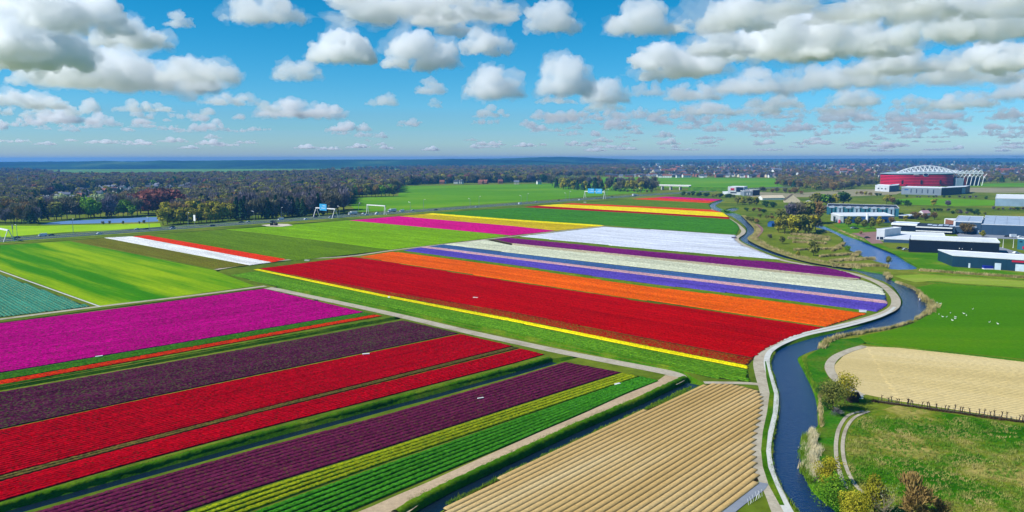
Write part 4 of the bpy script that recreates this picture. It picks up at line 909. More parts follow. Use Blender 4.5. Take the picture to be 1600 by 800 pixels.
def shed(name, label, gl, gr, depth, hpx, wall, roof, cat='building', side='perp', parts=(), parapet=.4, roofpanels=0, flip=1, panels=0, bl=None):
    """box building: front edge runs between ground pixels gl and gr; local x along the front, y to the back"""
    a, b = P(*gl), P(*gr); L = (b - a).length; ang = math.atan2(b.y - a.y, b.x - a.x)
    m = (a + b) / 2; h = up_px(m, hpx)
    r = empty(name, a, ang, label=label, cat=cat)
    w = MB(); D = depth; k = 0
    if bl:
        v = P(bl[0], bl[1], h) - Vector((a.x, a.y, h)); xb = v.x * math.cos(ang) + v.y * math.sin(ang); yb = -v.x * math.sin(ang) + v.y * math.cos(ang); D = yb; k = xb / yb
    def skew(mb): mb.v = [(x + y * k, y, z) for x, y, z in mb.v]; return mb
    w.quad((0, 0, 0), (L, 0, 0), (L, 0, h), (0, 0, h)); w.quad((L, 0, 0), (L, D, 0), (L, D, h), (L, 0, h)); w.quad((L, D, 0), (0, D, 0), (0, D, h), (L, D, h)); w.quad((0, D, 0), (0, 0, 0), (0, 0, h), (0, D, h))
    skew(w).obj('wall', [wall], r)
    t = skew(MB().box(-.15, L + .15, -.15, D + .15, h, h + .25)).obj('roof', [roof], r)
    if parapet:
        p = MB(); e = .35
        p.box(-.2, L + .2, -.2, e - .2, h + .25, h + .25 + parapet); p.box(-.2, L + .2, D + .2 - e, D + .2, h + .25, h + .25 + parapet)
        p.box(-.2, e - .2, e - .2, D + .2 - e, h + .25, h + .25 + parapet); p.box(L + .2 - e, L + .2, e - .2, D + .2 - e, h + .25, h + .25 + parapet)
        skew(p).obj('parapet', [M_trim], t)
    if panels:       # wall panels, each its own piece, 3 cm proud with joints between
        pm = {}; 
        n = max(2, int(L / panels)); s = L / n
        me = MB().box(.06, s - .06, -.05, -.005, .3, h - .1).mesh('wall_panel', [wall])
        for i in range(n): link('wall_panel', me, r, (i * s, 0, 0))
    for nm, x0, x1, z0, z1, mat, dep in parts:
        xa, xb = x0 * L, x1 * L
        q = MB().box(xa, xb, -dep, -.02 if dep > .02 else 0, z0 * h, z1 * h).obj(nm, [mat], r)
    for i in range(roofpanels):
        w_ = L / roofpanels
        skew(MB().box(i * w_ + .3, (i + 1) * w_ - .3, .6, D - .6, h + .28, h + .5)).obj('roof_panel', [roof], t)
    return r, L, h, D
M_trim = plain('white_trim', '#dcdee0', .5)
M_roofw = land('pale_roofing', ['#c8ccd2', '#d8dce0', '#bcc2c8'], .12, .5, fine_amt=.12, bmp=.1)
M_roofb = land('blue_grey_roofing', ['#94a4b8', '#a2b2c4', '#8898ac'], .08, .4, 0, 1, .12, .1)
M_roofd = land('dark_roofing', ['#2c3644', '#3a4656'], .1, .5, fine_amt=.2, bmp=.1)
M_navy = clad('navy_cladding', '#0e1c30', .9); M_teal = clad('teal_cladding', '#173a50', .9, .45); M_tealL = clad('light_teal_cladding', '#2c6a7c', .9)
M_lgrey = clad('light_grey_cladding', '#7c8894', .8); M_white = clad('white_cladding', '#c8ccd0', .8); M_bluew = clad('blue_grey_cladding', '#34506a', .8); M_palew = clad('pale_blue_cladding', '#8ea6b8', .8)
M_royal = clad('blue_cladding', '#2c5a94', .8); M_doorw = plain('door_white', '#b8c8d4', .5); M_redp = plain('red_sign', '#b01838', .5)
M_blk = plain('black_screen', '#16263c', .3)
# teal shed in the right foreground
r, L, h, D = shed('teal_shed', 'long teal blue shed nearest on the right with white roof', (1487.5, 416.5), (1640, 427.2), 38, 17.5, M_teal, M_roofw, bl=(1466, 391), parapet=.3, panels=6,
    parts=[('door', .175, .195, 0, .42, M_doorw, .12), ('loading_door', .45, .515, 0, .6, M_doorw, .12), ('loading_door', .66, .80, 0, .62, M_doorw, .12), ('sign_band', .62, .78, .78, .93, M_redp, .2)])
shed('dark_hall', 'dark navy hall with white roof behind the teal shed', (1419.5, 393.5), (1560.5, 399.8), 52, 19.5, M_navy, M_roofw, bl=(1422, 368.5), panels=6,
    parts=[('lamp', .567, .575, .42, .5, M_wht, .3), ('lamp', .60, .606, .42, .48, M_wht, .3), ('lamp', .70, .706, .42, .48, M_wht, .3), ('door', .53, .55, 0, .3, M_roofd, .1), ('vent_box', .0, .012, .9, 1.08, M_dark, .5)])
shed('white_hall', 'long white low hall left behind the dark navy hall', (1380.5, 378.5), (1480, 382.5), 62, 5, M_bluew, M_roofw, bl=(1384, 362), panels=6,
    parts=[('plinth', .0, 1, 0, .32, M_bluew, .2)])
shed('white_block', 'small white block with dark windows at the yard', (1369, 374.5), (1381.5, 375.5), 26, 16, M_white, M_roofw,
    parts=[('window', .08, .34, .05, .3, M_blk, .1), ('window', .45, .9, .05, .32, M_blk, .1)])
r, L, h, D = shed('solar_building', 'dark glazed building with white eaves and roof panels', (1431, 364), (1487.5, 366.5), 40, 10.5, M_blk, M_roofd, bl=(1438, 349), parapet=0,
    parts=[('eaves', -.01, 1.0, .86, 1.02, M_trim, 1.4), ('glass_band', .02, .98, .45, .84, M_blk, .15), ('canopy', 0, 1, .3, .42, M_trim, 1.8)])
mp = MB().box(0, 3.2, 0, 2.0, 0, .12).mesh('solar_panel', [M_roofb])
for i in range(9):
    for j in range(3):
        if (i + j) % 3: link('solar_panel', mp, r, (L * .28 + i * 3.9, 6 + j * 4.5, h + .5)).rotation_euler = (.2, 0, 0)
r, L, h, D = shed('flat_annex', 'left annex with white roof edge beside the glazed building', (1393, 360), (1432, 362), 30, 11, M_blk, M_roofb, bl=(1399, 347), parapet=.5,
    parts=[('eaves', -.02, 1.02, .82, 1.05, M_trim, 1.0)])
r, L, h, D = shed('brick_office', 'brown brick office with white frames', (1476, 353), (1490, 356), 34, 11, M_brick, M_roofw, parts=[('frame', -.02, .06, 0, 1.02, M_trim, .4)])
for i in range(6):
    MB().box(-.3, -.05, 3 + i * 5, 5.6 + i * 5, 1, h - 1).obj('window', [M_glass], r)
r, L, h, D = shed('blue_warehouse', 'huge blue grey warehouse with pale striped roof on the right', (1532.5, 366.5), (1720, 373.5), 120, 16, M_bluew, M_roofb, bl=(1540, 337.5), roofpanels=9, panels=7, parapet=.3)
r, L, h, D = shed('blue_warehouse', 'left wing of the huge warehouse behind the rusty tree', (1490, 364.5), (1532, 366.3), 90, 18, M_bluew, M_roofb, bl=(1498, 338), roofpanels=2, panels=7, parapet=.5,
    parts=[('white_corner', -.03, .05, 0, 1.05, M_trim, .5), ('door', .86, .94, 0, .4, M_doorw, .3)])
shed('white_warehouse', 'pale warehouse with white roof at the right edge', (1554.5, 322), (1700, 325), 120, 12, M_palew, M_roofw, bl=(1557, 304), panels=9, parapet=.4)
shed('grey_hall', 'grey hall with slit windows in front of the stadium', (1408, 303.5), (1470.5, 305.5), 75, 11, M_lgrey, M_roofw, bl=(1417, 291.3), panels=9,
    parts=[('window', x, x + .02, .25, .8, M_blk, .2) for x in (.24, .38, .52, .66, .80)] + [('blue_sign', .08, .18, .62, .78, M_royal, .2)])
shed('dark_wing', 'dark navy wing of the hall in front of the stadium', (1471, 305.5), (1508, 303), 60, 11, M_navy, M_roofw, bl=(1481, 291.8), panels=8,
    parts=[('glass_corner', .84, .99, .1, .9, M_palew, .5)])
shed('white_works', 'white office block left of the grey hall', (1367, 298.5), (1389, 300), 45, 9, M_white, M_roofw, bl=(1372, 288.3), parts=[('window', x, x + .1, .4, .6, M_blk, .2) for x in (.2, .45, .7)])
shed('blue_works', 'blue grey extension right of the white office block', (1389.5, 300), (1403, 298.5), 40, 9, M_bluew, M_roofw, bl=(1393, 288.8))
# glass fronted building with humped roofs
r, L, h, D = shed('glass_building', 'teal glass fronted building with humped white roofs', (1291.5, 335), (1404, 338.5), 38, 12.5, M_tealL, M_roofd, bl=(1294, 318.5), parapet=.3)
M_hump = plain('roof_hump', '#9aa8b8', .5)
for i in range(8):
    x = L * (.03 + i * .118); w_ = L * .085
    MB().box(x, x + w_, -1.2, -.05, h * .12, h * .86).obj('glass_bay', [M_palew if i % 2 else M_tealL], r)
    MB().box(x + w_ * .42, x + w_ * .62, -1.35, -1.2, h * .12, h * .84).obj('window', [M_blk], r)
    hm = MB(); n = 8
    for k in range(n):
        a0, a1 = math.pi * k / n, math.pi * (k + 1) / n
        f = lambda a: (x + w_ / 2 - math.cos(a) * w_ / 2, h * .88 + math.sin(a) * 1.7)
        (xa, za), (xb, zb) = f(a0), f(a1); hm.quad((xa, -1.6, za), (xb, -1.6, zb), (xb, 9, zb), (xa, 9, za)); hm.quad((xa, -1.6, za), (xb, -1.6, zb), (xb, -1.6, h * .86), (xa, -1.6, h * .86))
    hm.obj('roof_hump', [M_hump], r)
shed('blue_showroom', 'low blue and white showroom in front of the glass building', (1312.5, 348.5), (1397, 348), 26, 10, M_royal, M_roofw, bl=(1301, 333), panels=8,
    parts=[('wall_window', x, x + .06, .2, .55, M_blk, .2) for x in (.3, .5, .64, .8)] + [('pylon', .47, .485, 0, 1.5, M_wht, 3)])
shed('white_showroom', 'white end block of the showroom with a pink red logo board', (1298, 344.5), (1312.3, 348.9), 3, 10.5, M_white, M_roofw,
    parts=[('doorway', .3, .52, 0, .8, M_blk, .2), ('logo_board', .95, 1.05, .05, .5, plain('pink_logo', '#d84a6a', .5), 1.0)])
shed('dark_garage', 'low dark garage right of the showroom', (1404, 341.5), (1422, 342.5), 20, 4.5, M_navy, M_roofb)
shed('teal_kiosk', 'small teal building with red sign at the right edge', (1589, 389.5), (1625, 394), 40, 17, M_tealL, M_roofw, parts=[('window', .1, .22, .7, .8, M_blk, .2), ('window', .3, .42, .68, .78, M_blk, .2), ('red_sign', .25, .6, .1, .35, M_redp, .3)])
# white building with the big screens
r, L, h, D = shed('screen_building', 'white building with red picture board and dark screen beside the canal', (1137, 304.5), (1162, 305), 30, 12.5, M_white, M_roofw,
    parts=[('picture_board', .12, .44, .55, .92, plain('picture_white', '#d0c0c8', .5), .5), ('red_picture', .18, .4, .6, .85, M_redp, .7), ('dark_screen', .52, .97, .42, .98, M_blk, .6), ('dark_opening', .16, .55, .22, .36, M_blk, .2)])
shed('white_annex', 'low grey white annex right of the screen building', (1162.5, 306), (1176, 306), 24, 7, M_lgrey, M_roofw, parts=[('window', .3, .42, .2, .7, M_wht, .2), ('window', .6, .72, .2, .7, M_wht, .2)])
shed('dark_annex', 'dark brown box right of the white annex', (1176.5, 305.5), (1187, 305), 22, 8, plain('dark_brown_panel', '#3a2c34', .6), M_roofd)
shed('low_terrace', 'low white block left of the screen building', (1129, 303.5), (1137, 304), 20, 4, M_white, M_roofw)
shed('sand_tower_block', 'square sand coloured block on the hazy horizon', (1230.5, 258), (1241, 258), 60, 6, plain('sand_wall', '#c89a6a', .8), M_cream)
shed('white_far_hall', 'long white hall roof in the hazy town', (1299, 265.5), (1317, 265.5), 80, 3, M_white, M_roofw)
shed('white_far_hall', 'small white hall roof left of the sand coloured block', (1198, 258), (1207, 257.5), 80, 2.2, M_white, M_roofw)
shed('white_far_hall', 'tiny white hall roof above the distant woods', (1017, 257), (1026, 257), 80, 2, M_white, M_roofw)
r, L, h, D = shed('long_far_block', 'long dark blue flat roofed block in the left village', (92, 296.5), (196, 294.5), 30, 3.6, M_bluew, M_roofd)
for i in range(12): MB().box(L * i / 12 + 2, L * (i + .5) / 12, -.3, -.02, h * .3, h * .75).obj('window', [M_palew], r)
# barn and little sheds in the wetland
def gable(name, label, x, y, w, d, h, rh, wm, rm, rz, cat='barn'):
    p = P(x, y); wp, rp, wi, ch = house_parts(w, d, h, rh, wm, rm); r = empty(name, (p.x, p.y, 0), rz, label=label, cat=cat)
    link('wall', wp, r); link('roof', rp, r); return r
gable('barn', 'brown gabled barn with steep roof in the wetland', 1237, 316, 17, 20, 3, 8, M_cream, plain('thatch', '#5a4a44', .9), 1.3)
gable('barn', 'low barn with long pale roof left of the steep barn', 1205, 312, 34, 14, 3, 3.4, M_whitew, M_cream, .15)
gable('shed', 'small blue shed among wetland bushes', 1206, 354, 5, 5, 3.2, 1.6, M_royal, M_royal, .4, 'shed')
gable('shed', 'small white shed left of the tall olive tree', 1264, 319, 7, 6, 3, 1.6, M_whitew, M_whitew, .2, 'shed')
gable('house', 'pink roofed white house in the scrub', 1444, 337, 9, 7, 3, 2.6, M_whitew, plain('pink_tiles', '#b08a94', .8), .3, 'house')
gable('shed', 'dark brown block standing in for the shadow beside the olive tree on the field corner', 1332, 627.5, 2.2, 2, 1.5, .8, plain('brown_shadow_walls', '#3c2820', .8), plain('brown_shadow_top', '#3a2a24', .8), .2, 'shed')  # gabled block added where only a brownish shadow lies
gable('house', 'white gabled house between copper beeches and golden trees', 288, 338, 9, 9, 6, 5, M_whitew, M_rred, 1.2, 'house')
# white mill tower with mast in the left village
p = P(29, 299); r = empty('white_tower', p, label='white tower with thin mast in the left wood', cat='tower'); MB().tube((0, 0, 0), (0, 0, up_px(p, 15)), 6, 4, 10).obj('shaft', [M_whitew], r); MB().tube((0, 0, up_px(p, 15)), (0, 0, up_px(p, 26)), .9, .5, 5).obj('mast', [M_steel], r)
# church and far towers on the right
for x, y, hh, w_, l in [(1392, 262, 7, 14, 'hazy grey church tower left above the stadium'), (1491, 256, 4.5, 10, 'thin pale far tower block above the stadium'), (1514, 256, 4, 22, 'pale far block right above the stadium'), (1536, 272, 7, 14, 'pale grey tower flat right of the stadium roof'), (1547, 274, 4, 30, 'low pale flats right of the stadium roof'), (1572, 276, 5, 26, 'pale flats at the right town edge'), (1508, 270, 3.5, 30, 'white flats behind the stadium roof')]:
    p = P(x, y); r = empty('tower_block', p, .2, label=l, cat='tower block'); H_ = up_px(p, hh)
    MB().box(-w_ / 2, w_ / 2, -w_ / 3, w_ / 3, 0, H_).obj('wall', [M_cream if x % 2 else M_lgrey], r); MB().box(-w_ / 2 + 1, w_ / 2 - 1, -w_ / 3 + 1, w_ / 3 - 1, H_, H_ + 2).obj('roof', [M_rgrey], r)
p = P(1588, 253.5); r = empty('construction_crane', p, label='thin crane on the right horizon', cat='crane'); H_ = up_px(p, 9); MB().tube((0, 0, 0), (0, 0, H_), 2.4, 2.4, 4).obj('mast', [M_bluew], r); MB().box(-60, 60, -2, 2, H_, H_ + 4).obj('jib', [M_bluew], r)

# ------------------------------------------------------------------ stadium
def stadium():
    a, b = P(1395, 291), P(1501, 291); Lf = (b - a).length; ang = math.atan2(b.y - a.y, b.x - a.x)
    s = Lf / 106      # metres per photo pixel
    r = empty('stadium', a, ang, label='red louvred football stadium with white arched truss roof', cat='stadium')
    H = 19 * s; a2 = Lf / 2; b2 = 62; red = plain('stadium_red', '#dc1a3e', .5, 0, .08, .1); dk = plain('stadium_dark', '#2a0a18', .7); rw = plain('truss_white', '#dfe2e4', .45)
    def plan(t, k=0):       # rounded rectangle front half: t 0..1 from the left back round the front to the right
        n = 3.2; th = math.pi * (1.12 + .76 * t) if False else math.pi * (1 + t); c, s_ = math.cos(th), math.sin(th)
        return (a2 + (a2 + k) * math.copysign(abs(c) ** (2 / n), c), b2 + (b2 + k) * math.copysign(abs(s_) ** (2 / n), s_))
    N = 48; core = MB()
    for i in range(N):
        (x0, y0), (x1, y1) = plan(i / N), plan((i + 1) / N); core.quad((x0, y0, 0), (x1, y1, 0), (x1, y1, H), (x0, y0, H))
    core.quad((0, b2, 0), (2 * a2, b2, 0), (2 * a2, b2, H), (0, b2, H)); core.obj('wall', [dk], r)
    nb = 7
    for j in range(nb):     # red louvre bands
        m = MB(); z0 = H * (.06 + j * .128); z1 = z0 + H * .072
        for i in range(N):
            (x0, y0), (x1, y1) = plan(i / N, 1.4), plan((i + 1) / N, 1.4); m.quad((x0, y0, z0), (x1, y1, z0), (x1, y1, z1), (x0, y0, z1))
            (u0, v0), (u1, v1) = plan(i / N, .1), plan((i + 1) / N, .1); m.quad((u0, v0, z1), (u1, v1, z1), (x1, y1, z1), (x0, y0, z1))
        m.obj('louvre_band', [red], r)
    rim = MB()
    for i in range(N):
        (x0, y0), (x1, y1) = plan(i / N, 2), plan((i + 1) / N, 2); (u0, v0), (u1, v1) = plan(i / N, -24), plan((i + 1) / N, -24)
        rim.quad((x0, y0, H + .3), (x1, y1, H + .3), (x1, y1, H + 1.5), (x0, y0, H + 1.5)); rim.quad((x0, y0, H + 1.5), (x1, y1, H + 1.5), (u1, v1, H + 5), (u0, v0, H + 5))
    rim.obj('roof', [plain('stadium_roof', '#8ea4aa', .5)], r)
    def arch(y, x0, x1, z0, rise, bays, rad, dy, name='arch_truss'):
        m = MB(); P1, P2, P3 = [], [], []
        for i in range(bays + 1):
            t = i / bays; x = x0 + (x1 - x0) * t; f = 1 - (2 * t - 1) ** 2
            P1.append(Vector((x, y, z0 + rise * f + 1.5))); P2.append(Vector((x, y - dy, z0 + rise * f * .25))); P3.append(Vector((x, y + dy, z0 + rise * f * .25)))
        for i in range(bays):
            m.tube(P1[i], P1[i + 1], rad, rad, 5); m.tube(P2[i], P2[i + 1], rad * .8, rad * .8, 5); m.tube(P3[i], P3[i + 1], rad * .8, rad * .8, 5)
            q = (P2[i] + P2[i + 1]) / 2; q3 = (P3[i] + P3[i + 1]) / 2
            m.tube(P1[i], q, rad * .6, rad * .6, 4); m.tube(q, P1[i + 1], rad * .6, rad * .6, 4); m.tube(P1[i], q3, rad * .6, rad * .6, 4); m.tube(q3, P1[i + 1], rad * .6, rad * .6, 4)
        m.obj(name, [rw], r)
    arch(22, 12 * s, 107 * s, H + 2, 10.5 * s, 13, 1.15, 7)
    arch(105, 60 * s, 150 * s, H + 1, 5 * s, 13, .95, 6)
    # open right end: white ribs over dark bays
    end = MB(); x0 = 106 * s
    e = MB(); e.box(x0, x0 + 44 * s, 34, 36, 0, H * .72); e.obj('end_wall', [plain('end_glass', '#1c3048', .4)], r)
    MB().box(x0 - 4 * s, x0 + 7 * s, 8, 30, 0, H * .66).obj('entrance_block', [M_palew], r)
    MB().box(x0 + 18 * s, x0 + 21 * s, 31, 34, 0, H * .7).obj('orange_panel', [plain('orange_panel', '#c8481a', .6)], r)
    for i in range(8):
        x = x0 + i * 6.2 * s; m = MB(); m.tube((x, 26, 0), (x + 3, 26, H * .75), .8, .6, 5); m.tube((x + 3, 26, H * .75), (x - 4, 26, H + 1), .5, .5, 4); m.tube((x + 3, 26, H * .75), (x + 9, 26, H + 1), .5, .5, 4)
        m.obj('roof_column', [rw], r)
    for i in range(6):
        m = MB(); xa = x0 + i * 7.2 * s; n = 8; pts_ = [Vector((xa + 8.4 * s * k / n, 26 + 10 * (k % 2) * 0, H + 1 + 5.2 * s * math.sin(math.pi * k / n))) for k in range(n + 1)]
        for u, v in zip(pts_, pts_[1:]): m.tube(u, v, .8, .8, 5); m.tube(u, Vector((v.x, 26, H + 1)), .4, .4, 3)
        m.obj('roof_arch', [rw], r)
    m = MB(); m.tube((x0 - 10 * s, 26, H + 1), (x0 + 45 * s, 26, H + 1), .9, .9, 5); m.tube((x0 - 10 * s, 40, H + 4), (x0 + 45 * s, 40, H + 4), .9, .9, 5); m.obj('eaves_beam', [rw], r)
    # lettering and oval emblem on the upper band
    f = bpy.data.curves.new('lettering', 'FONT'); f.body = 'AFAS'; f.size = 5.2; f.extrude = .15; f.align_x = 'CENTER'; f.materials.append(M_wht)
    t = link('lettering', f, r, (Lf * .33, -2.0, H * .92)); t.rotation_euler = (math.pi / 2, 0, 0)
    me_ = bpy.data.meshes.new_from_object(t); bpy.data.objects.remove(t); t = link('lettering', me_, r, (Lf * .33, -2.0, H * .92)); t.rotation_euler = (math.pi / 2, 0, 0); t['kind'] = 'stuff'
    for px_ in (.12, .40, .68): MB().box(Lf * px_, Lf * px_ + 4, -2.2, -1.5, H * .2, H * .5).obj('doorway', [dk], r)
    m = MB(); n = 16; m.poly([(Lf * .47 + 5 * math.cos(2 * math.pi * i / n), -2.2, H * .97 + 2.8 * math.sin(2 * math.pi * i / n)) for i in range(n)]); m.poly([(Lf * .47 + 6 * math.cos(2 * math.pi * i / n), -2.0, H * .97 + 3.5 * math.sin(2 * math.pi * i / n)) for i in range(n)], 1)
    m.obj('emblem', [plain('emblem_navy', '#1c2450', .5), M_wht], r)
stadium()

# ------------------------------------------------------------------ highway furniture
M_lamp = plain('lamp_steel', '#8c959c', .4, .5)
def lamp_proto():
    r = empty('street_lamp', (0, 0, 0)); MB().tube((0, 0, 0), (0, 0, 11.5), .22, .13, 6).obj('pole', [M_lamp], r)
    MB().tube((0, 0, 11.4), (0, 1.8, 12), .12, .1, 5).obj('arm', [M_lamp], r); MB().box(-.35, .35, 1.4, 2.9, 11.9, 12.25, tx=.1, ty=.1).obj('lamp_head', [M_wht], r); return r
lp = lamp_proto(); n = 0
for i, d in enumerate(np.arange(road_d(20), min(road_d(1000), HWD[-1]), 48)):
    lat = 15.2 if i % 2 else -15.2; p, a = off(d, lat)
    o = lp if n == 0 else copy_tree(lp, p); o.location = p; o.rotation_euler = (0, 0, a + (math.pi if lat > 0 else 0)); n += 1
    side = 'far' if lat > 0 else 'near'
    tag(o, 'tall grey lamp post on the ' + side + ' side of the highway', 'street lamp', 'lamp posts on the ' + side + ' side of the highway')
M_bsign = plain('sign_blue', '#3c9ccc', .5, 0, .05)
def gantry(px, label, span, boards, H=7.5, w=2.6, lat=0, beam=M_wht, back=False):
    p, a = off(road_d(px), lat); r = empty('sign_gantry', p, a, label=label, cat='sign gantry'); y0, y1 = -span / 2, span / 2
    for s in (-1, 1):
        for y in (y0, y1): MB().tube((s * w, y, 0), (s * .5, y, H), .35, .3, 5).obj('leg', [beam], r)
    m = MB().box(-.6, .6, y0 - .5, y1 + .5, H, H + 1.0); m.obj('beam', [beam], r)
    for (ya, yb, z0, z1) in boards:
        q = MB().box(-.95, -.7, ya, yb, z0, z1).obj('sign_board', [M_bsign], r)
        t = MB()
        for k in range(2):
            zc = z0 + (z1 - z0) * (.35 + .35 * k); t.box(-1.0, -.955, ya + (yb - ya) * .15, ya + (yb - ya) * (.75 - .2 * k), zc, zc + .4)
        yc = ya + (yb - ya) * .85; t.poly([(-1.0, yc - .45, z0 + .4), (-1.0, yc + .45, z0 + .4), (-1.0, yc, z0 + 1.3)]); t.obj('sign_marking', [M_wht], q)
gantry(3, 'white trestle gantry over the highway at the left edge', 34, [], 8, 3.5)
gantry(510, 'trestle gantry with pale blue board beside the pink tulips', 32, [(-3, 9, 7.2, 14)], 9, 4)
gantry(590, 'white gantry carrying small signal boxes over the highway', 30, [], 9, 1.5)
gantry(930, 'gantry with two bright blue direction boards near the copse', 36, [(-14, -2, 8, 15), (0, 12, 8, 15)], 10, 3)
p, a = off(road_d(312), 15); r = empty('road_sign', p, a, label='white rectangular road sign before the golden trees', cat='road sign'); MB().tube((0, 0, 0), (0, 0, 5), .15, .15, 5).obj('post', [M_steel], r); MB().box(-.1, .1, -1.8, 1.8, 4, 9.5).obj('sign_board', [M_wht], r)
for px, l in ((25, 'left one of two round traffic signs beyond the highway'), (36, 'right one of two round traffic signs beyond the highway')):
    p, a = off(road_d(px), 18); r = empty('road_sign', p, a, label=l, cat='road sign'); MB().tube((0, 0, 0), (0, 0, 8), .18, .15, 5).obj('post', [M_steel], r); MB().box(-.1, .1, -1.3, 1.3, 6.5, 10).obj('sign_board', [M_lgrey], r)
# overpass
a = P(1017, 296); b = P(1078, 297.5); r = empty('overpass', a, math.atan2(b.y - a.y, b.x - a.x), label='pale concrete overpass crossing the highway', cat='bridge'); Lo = (b - a).length; ho = 7
MB().box(0, Lo, -5, 5, ho, ho + 1.8).obj('deck', [M_conc], r)
for t in (.3, .52, .76): MB().box(Lo * t - 1, Lo * t + 1, -4, 4, 0, ho).obj('pier', [M_conc], r)
for y in (-5, 5): MB().box(0, Lo, y - .15, y + .15, ho + 1.8, ho + 2.9).obj('parapet', [M_wht], r)
for s, nm in ((-1, 0), (1, 1)):
    m = MB(); x0, x1 = (-70, 0) if s < 0 else (Lo, Lo + 90); m.box(min(x0, x1), max(x0, x1), -12, 12, 0, ho - .4, tx=0, ty=8)
    m.obj('embankment', [M_bank], r)
# vehicles
def car_proto(name, col, kind):
    r = empty(name, (0, 0, 0)); m = plain('paint_' + col[1:], col, .3, .2, .05, 1, .5)
    L, Wd, H1, H2 = {'car': (4.4, 1.8, .85, 1.45), 'van': (5.8, 2.0, 1.2, 2.4), 'truck': (11, 2.5, 1.1, 3.8)}[kind]
    b = MB()
    if kind == 'car':
        b.box(-L/2, L/2, -Wd/2, Wd/2, .35, H1, tx=.12, ty=.06); b.obj('body', [m], r); MB().box(-L*.36, L*.22, -Wd*.43, Wd*.43, H1, H2, tx=.5, ty=.14).obj('cabin', [m], r)
        g = MB(); g.box(-L*.33, L*.19, -Wd*.435, Wd*.435, H1 + .06, H2 - .12, tx=.34, ty=.08).obj('windows', [M_glass], r)
    elif kind == 'van':
        b.box(-L/2, L*.28, -Wd/2, Wd/2, .4, H2, tx=.05, ty=.06); b.box(L*.281, L/2, -Wd/2, Wd/2, .4, H1 + .1, tx=.0, ty=.08); b.obj('body', [m], r)
        q = MB(); q.poly([(L*.281, -Wd*.45, H2 - .1), (L*.281, Wd*.45, H2 - .1), (L*.44, Wd*.45, H1 + .12), (L*.44, -Wd*.45, H1 + .12)]); q.obj('windscreen', [M_glass], r)
    else:
        b.box(-L/2, L*.24, -Wd/2, Wd/2, H1, H2); b.obj('cargo_box', [m], r); MB().box(L*.27, L/2, -Wd*.48, Wd*.48, .6, 3.0, tx=.2, ty=.05).obj('cab', [m], r); MB().box(L*.47, L*.505, -Wd*.42, Wd*.42, 1.8, 2.7).obj('windscreen', [M_glass], r); MB().box(-L/2 + .3, L*.4, -.5, .5, .6, H1).obj('chassis', [M_dark], r)
    for x in (-.32, .32) if kind != 'truck' else (-.36, -.24, .36):
        for s in (-1, 1):
            w = MB().tube((x * L, s * (Wd/2 - .25), .36), (x * L, s * (Wd/2 + .02), .36), .36 if kind != 'truck' else .48, .36 if kind != 'truck' else .48, 10); w.obj('wheel', [M_dark], r)
    return r
def park(pr, px, lat, label, first):
    p, a = off(road_d(px), lat); o = copy_tree(pr, p) if not first else pr; o.location = p + Vector((0, 0, .13)); o.rotation_euler = (0, 0, a if lat < 0 else a + math.pi); tag(o, label, pr.name.split('.')[0].replace('_', ' ').replace('parked ', ''))
VEH = [('white_van', '#d8dce0', 'van', [(75, 9, 'white van leading the dark car on the far carriageway'), (631, 6, 'white van in the shade near the signal gantry'), (806, -8, 'white van nearing the far yellow tulips'), (441, 7, 'white van above the bare gravel patch')]),
       ('dark_car', '#1e2630', 'car', [(84, 9, 'dark car close behind the white van'), (37, 8, 'dark car near the left edge trestle gantry'), (276, 8, 'black car before the golden trees'), (227, 5, 'dark car behind a silver one left of the golden trees'), (326, -6, 'dark car below the last golden tree'), (385, 8, 'dark car at the start of the bare wood'), (500, 9, 'dark car left of the blue board gantry'), (677, -6, 'dark car beside the yellow tulips'), (880, 7, 'dark car left of the blue direction boards'), (418, -7, 'dark car above the gravel patch'), (960, 6, 'dark car just past the blue direction boards')]),
       ('silver_car', '#9aa4ae', 'car', [(219, 9, 'silver car left of the golden trees'), (395, 6, 'silver car in front of the bare wood'), (511, -8, 'silver car under the blue board gantry'), (565, -6, 'silver car at the left tip of the pink tulips'), (650, 8, 'silver car on the shaded far carriageway'), (737, -9, 'silver car above the golden tulips'), (845, 9, 'silver car along the far pasture'), (270, -6, 'silver car on the near carriageway by the golden trees')]),
       ('white_car', '#dadee0', 'car', [(572, 7, 'white car first of three near the pink tulip tip'), (582, -8, 'white car on the near carriageway beside the pink tulips'), (592, 6, 'white car passing beneath the signal gantry'), (470, -9, 'white car before the blue board gantry'), (900, -8, 'white car above the orange strip'), (1000, 7, 'white car close to the overpass'), (150, -7, 'white car on the near carriageway below the pond')]),
       ('white_truck', '#ccd2d6', 'truck', [(622, 9, 'white truck leaving the shade of the wood'), (985, -8, 'white truck near the overpass'), (560, 10, 'pale truck behind the signal gantry')])]
for nm, c, kd, ps in VEH:
    pr = car_proto(nm, c, kd)
    for i, (px, lat, l) in enumerate(ps): park(pr, px, lat, l, i == 0)
def place_car(pr_name, x, y, rz, label):
    pr = bpy.data.objects[pr_name]; o = copy_tree(pr, P(x, y), rz); o.location.z = .1; tag(o, label, pr_name.replace('_', ' '))
place_car('silver_car', 1333, 357.5, 0, 'silver car parked left of the lawn trees'); place_car('dark_car', 1338, 358, .1, 'black car parked left of the lawn trees')
place_car('dark_car', 1355, 372.5, .3, 'black car parked on the reddish yard'); place_car('dark_car', 1406, 389, .2, 'dark car beside the navy hall'); place_car('silver_car', 1415, 391, .2, 'silver car beside the navy hall')
place_car('white_van', 1584, 371, .05, 'white van parked before the blue warehouse'); place_car('white_car', 1594, 371.5, .05, 'white car parked right of the white van'); place_car('dark_car', 1574, 370.5, .05, 'dark car parked left of the white van')
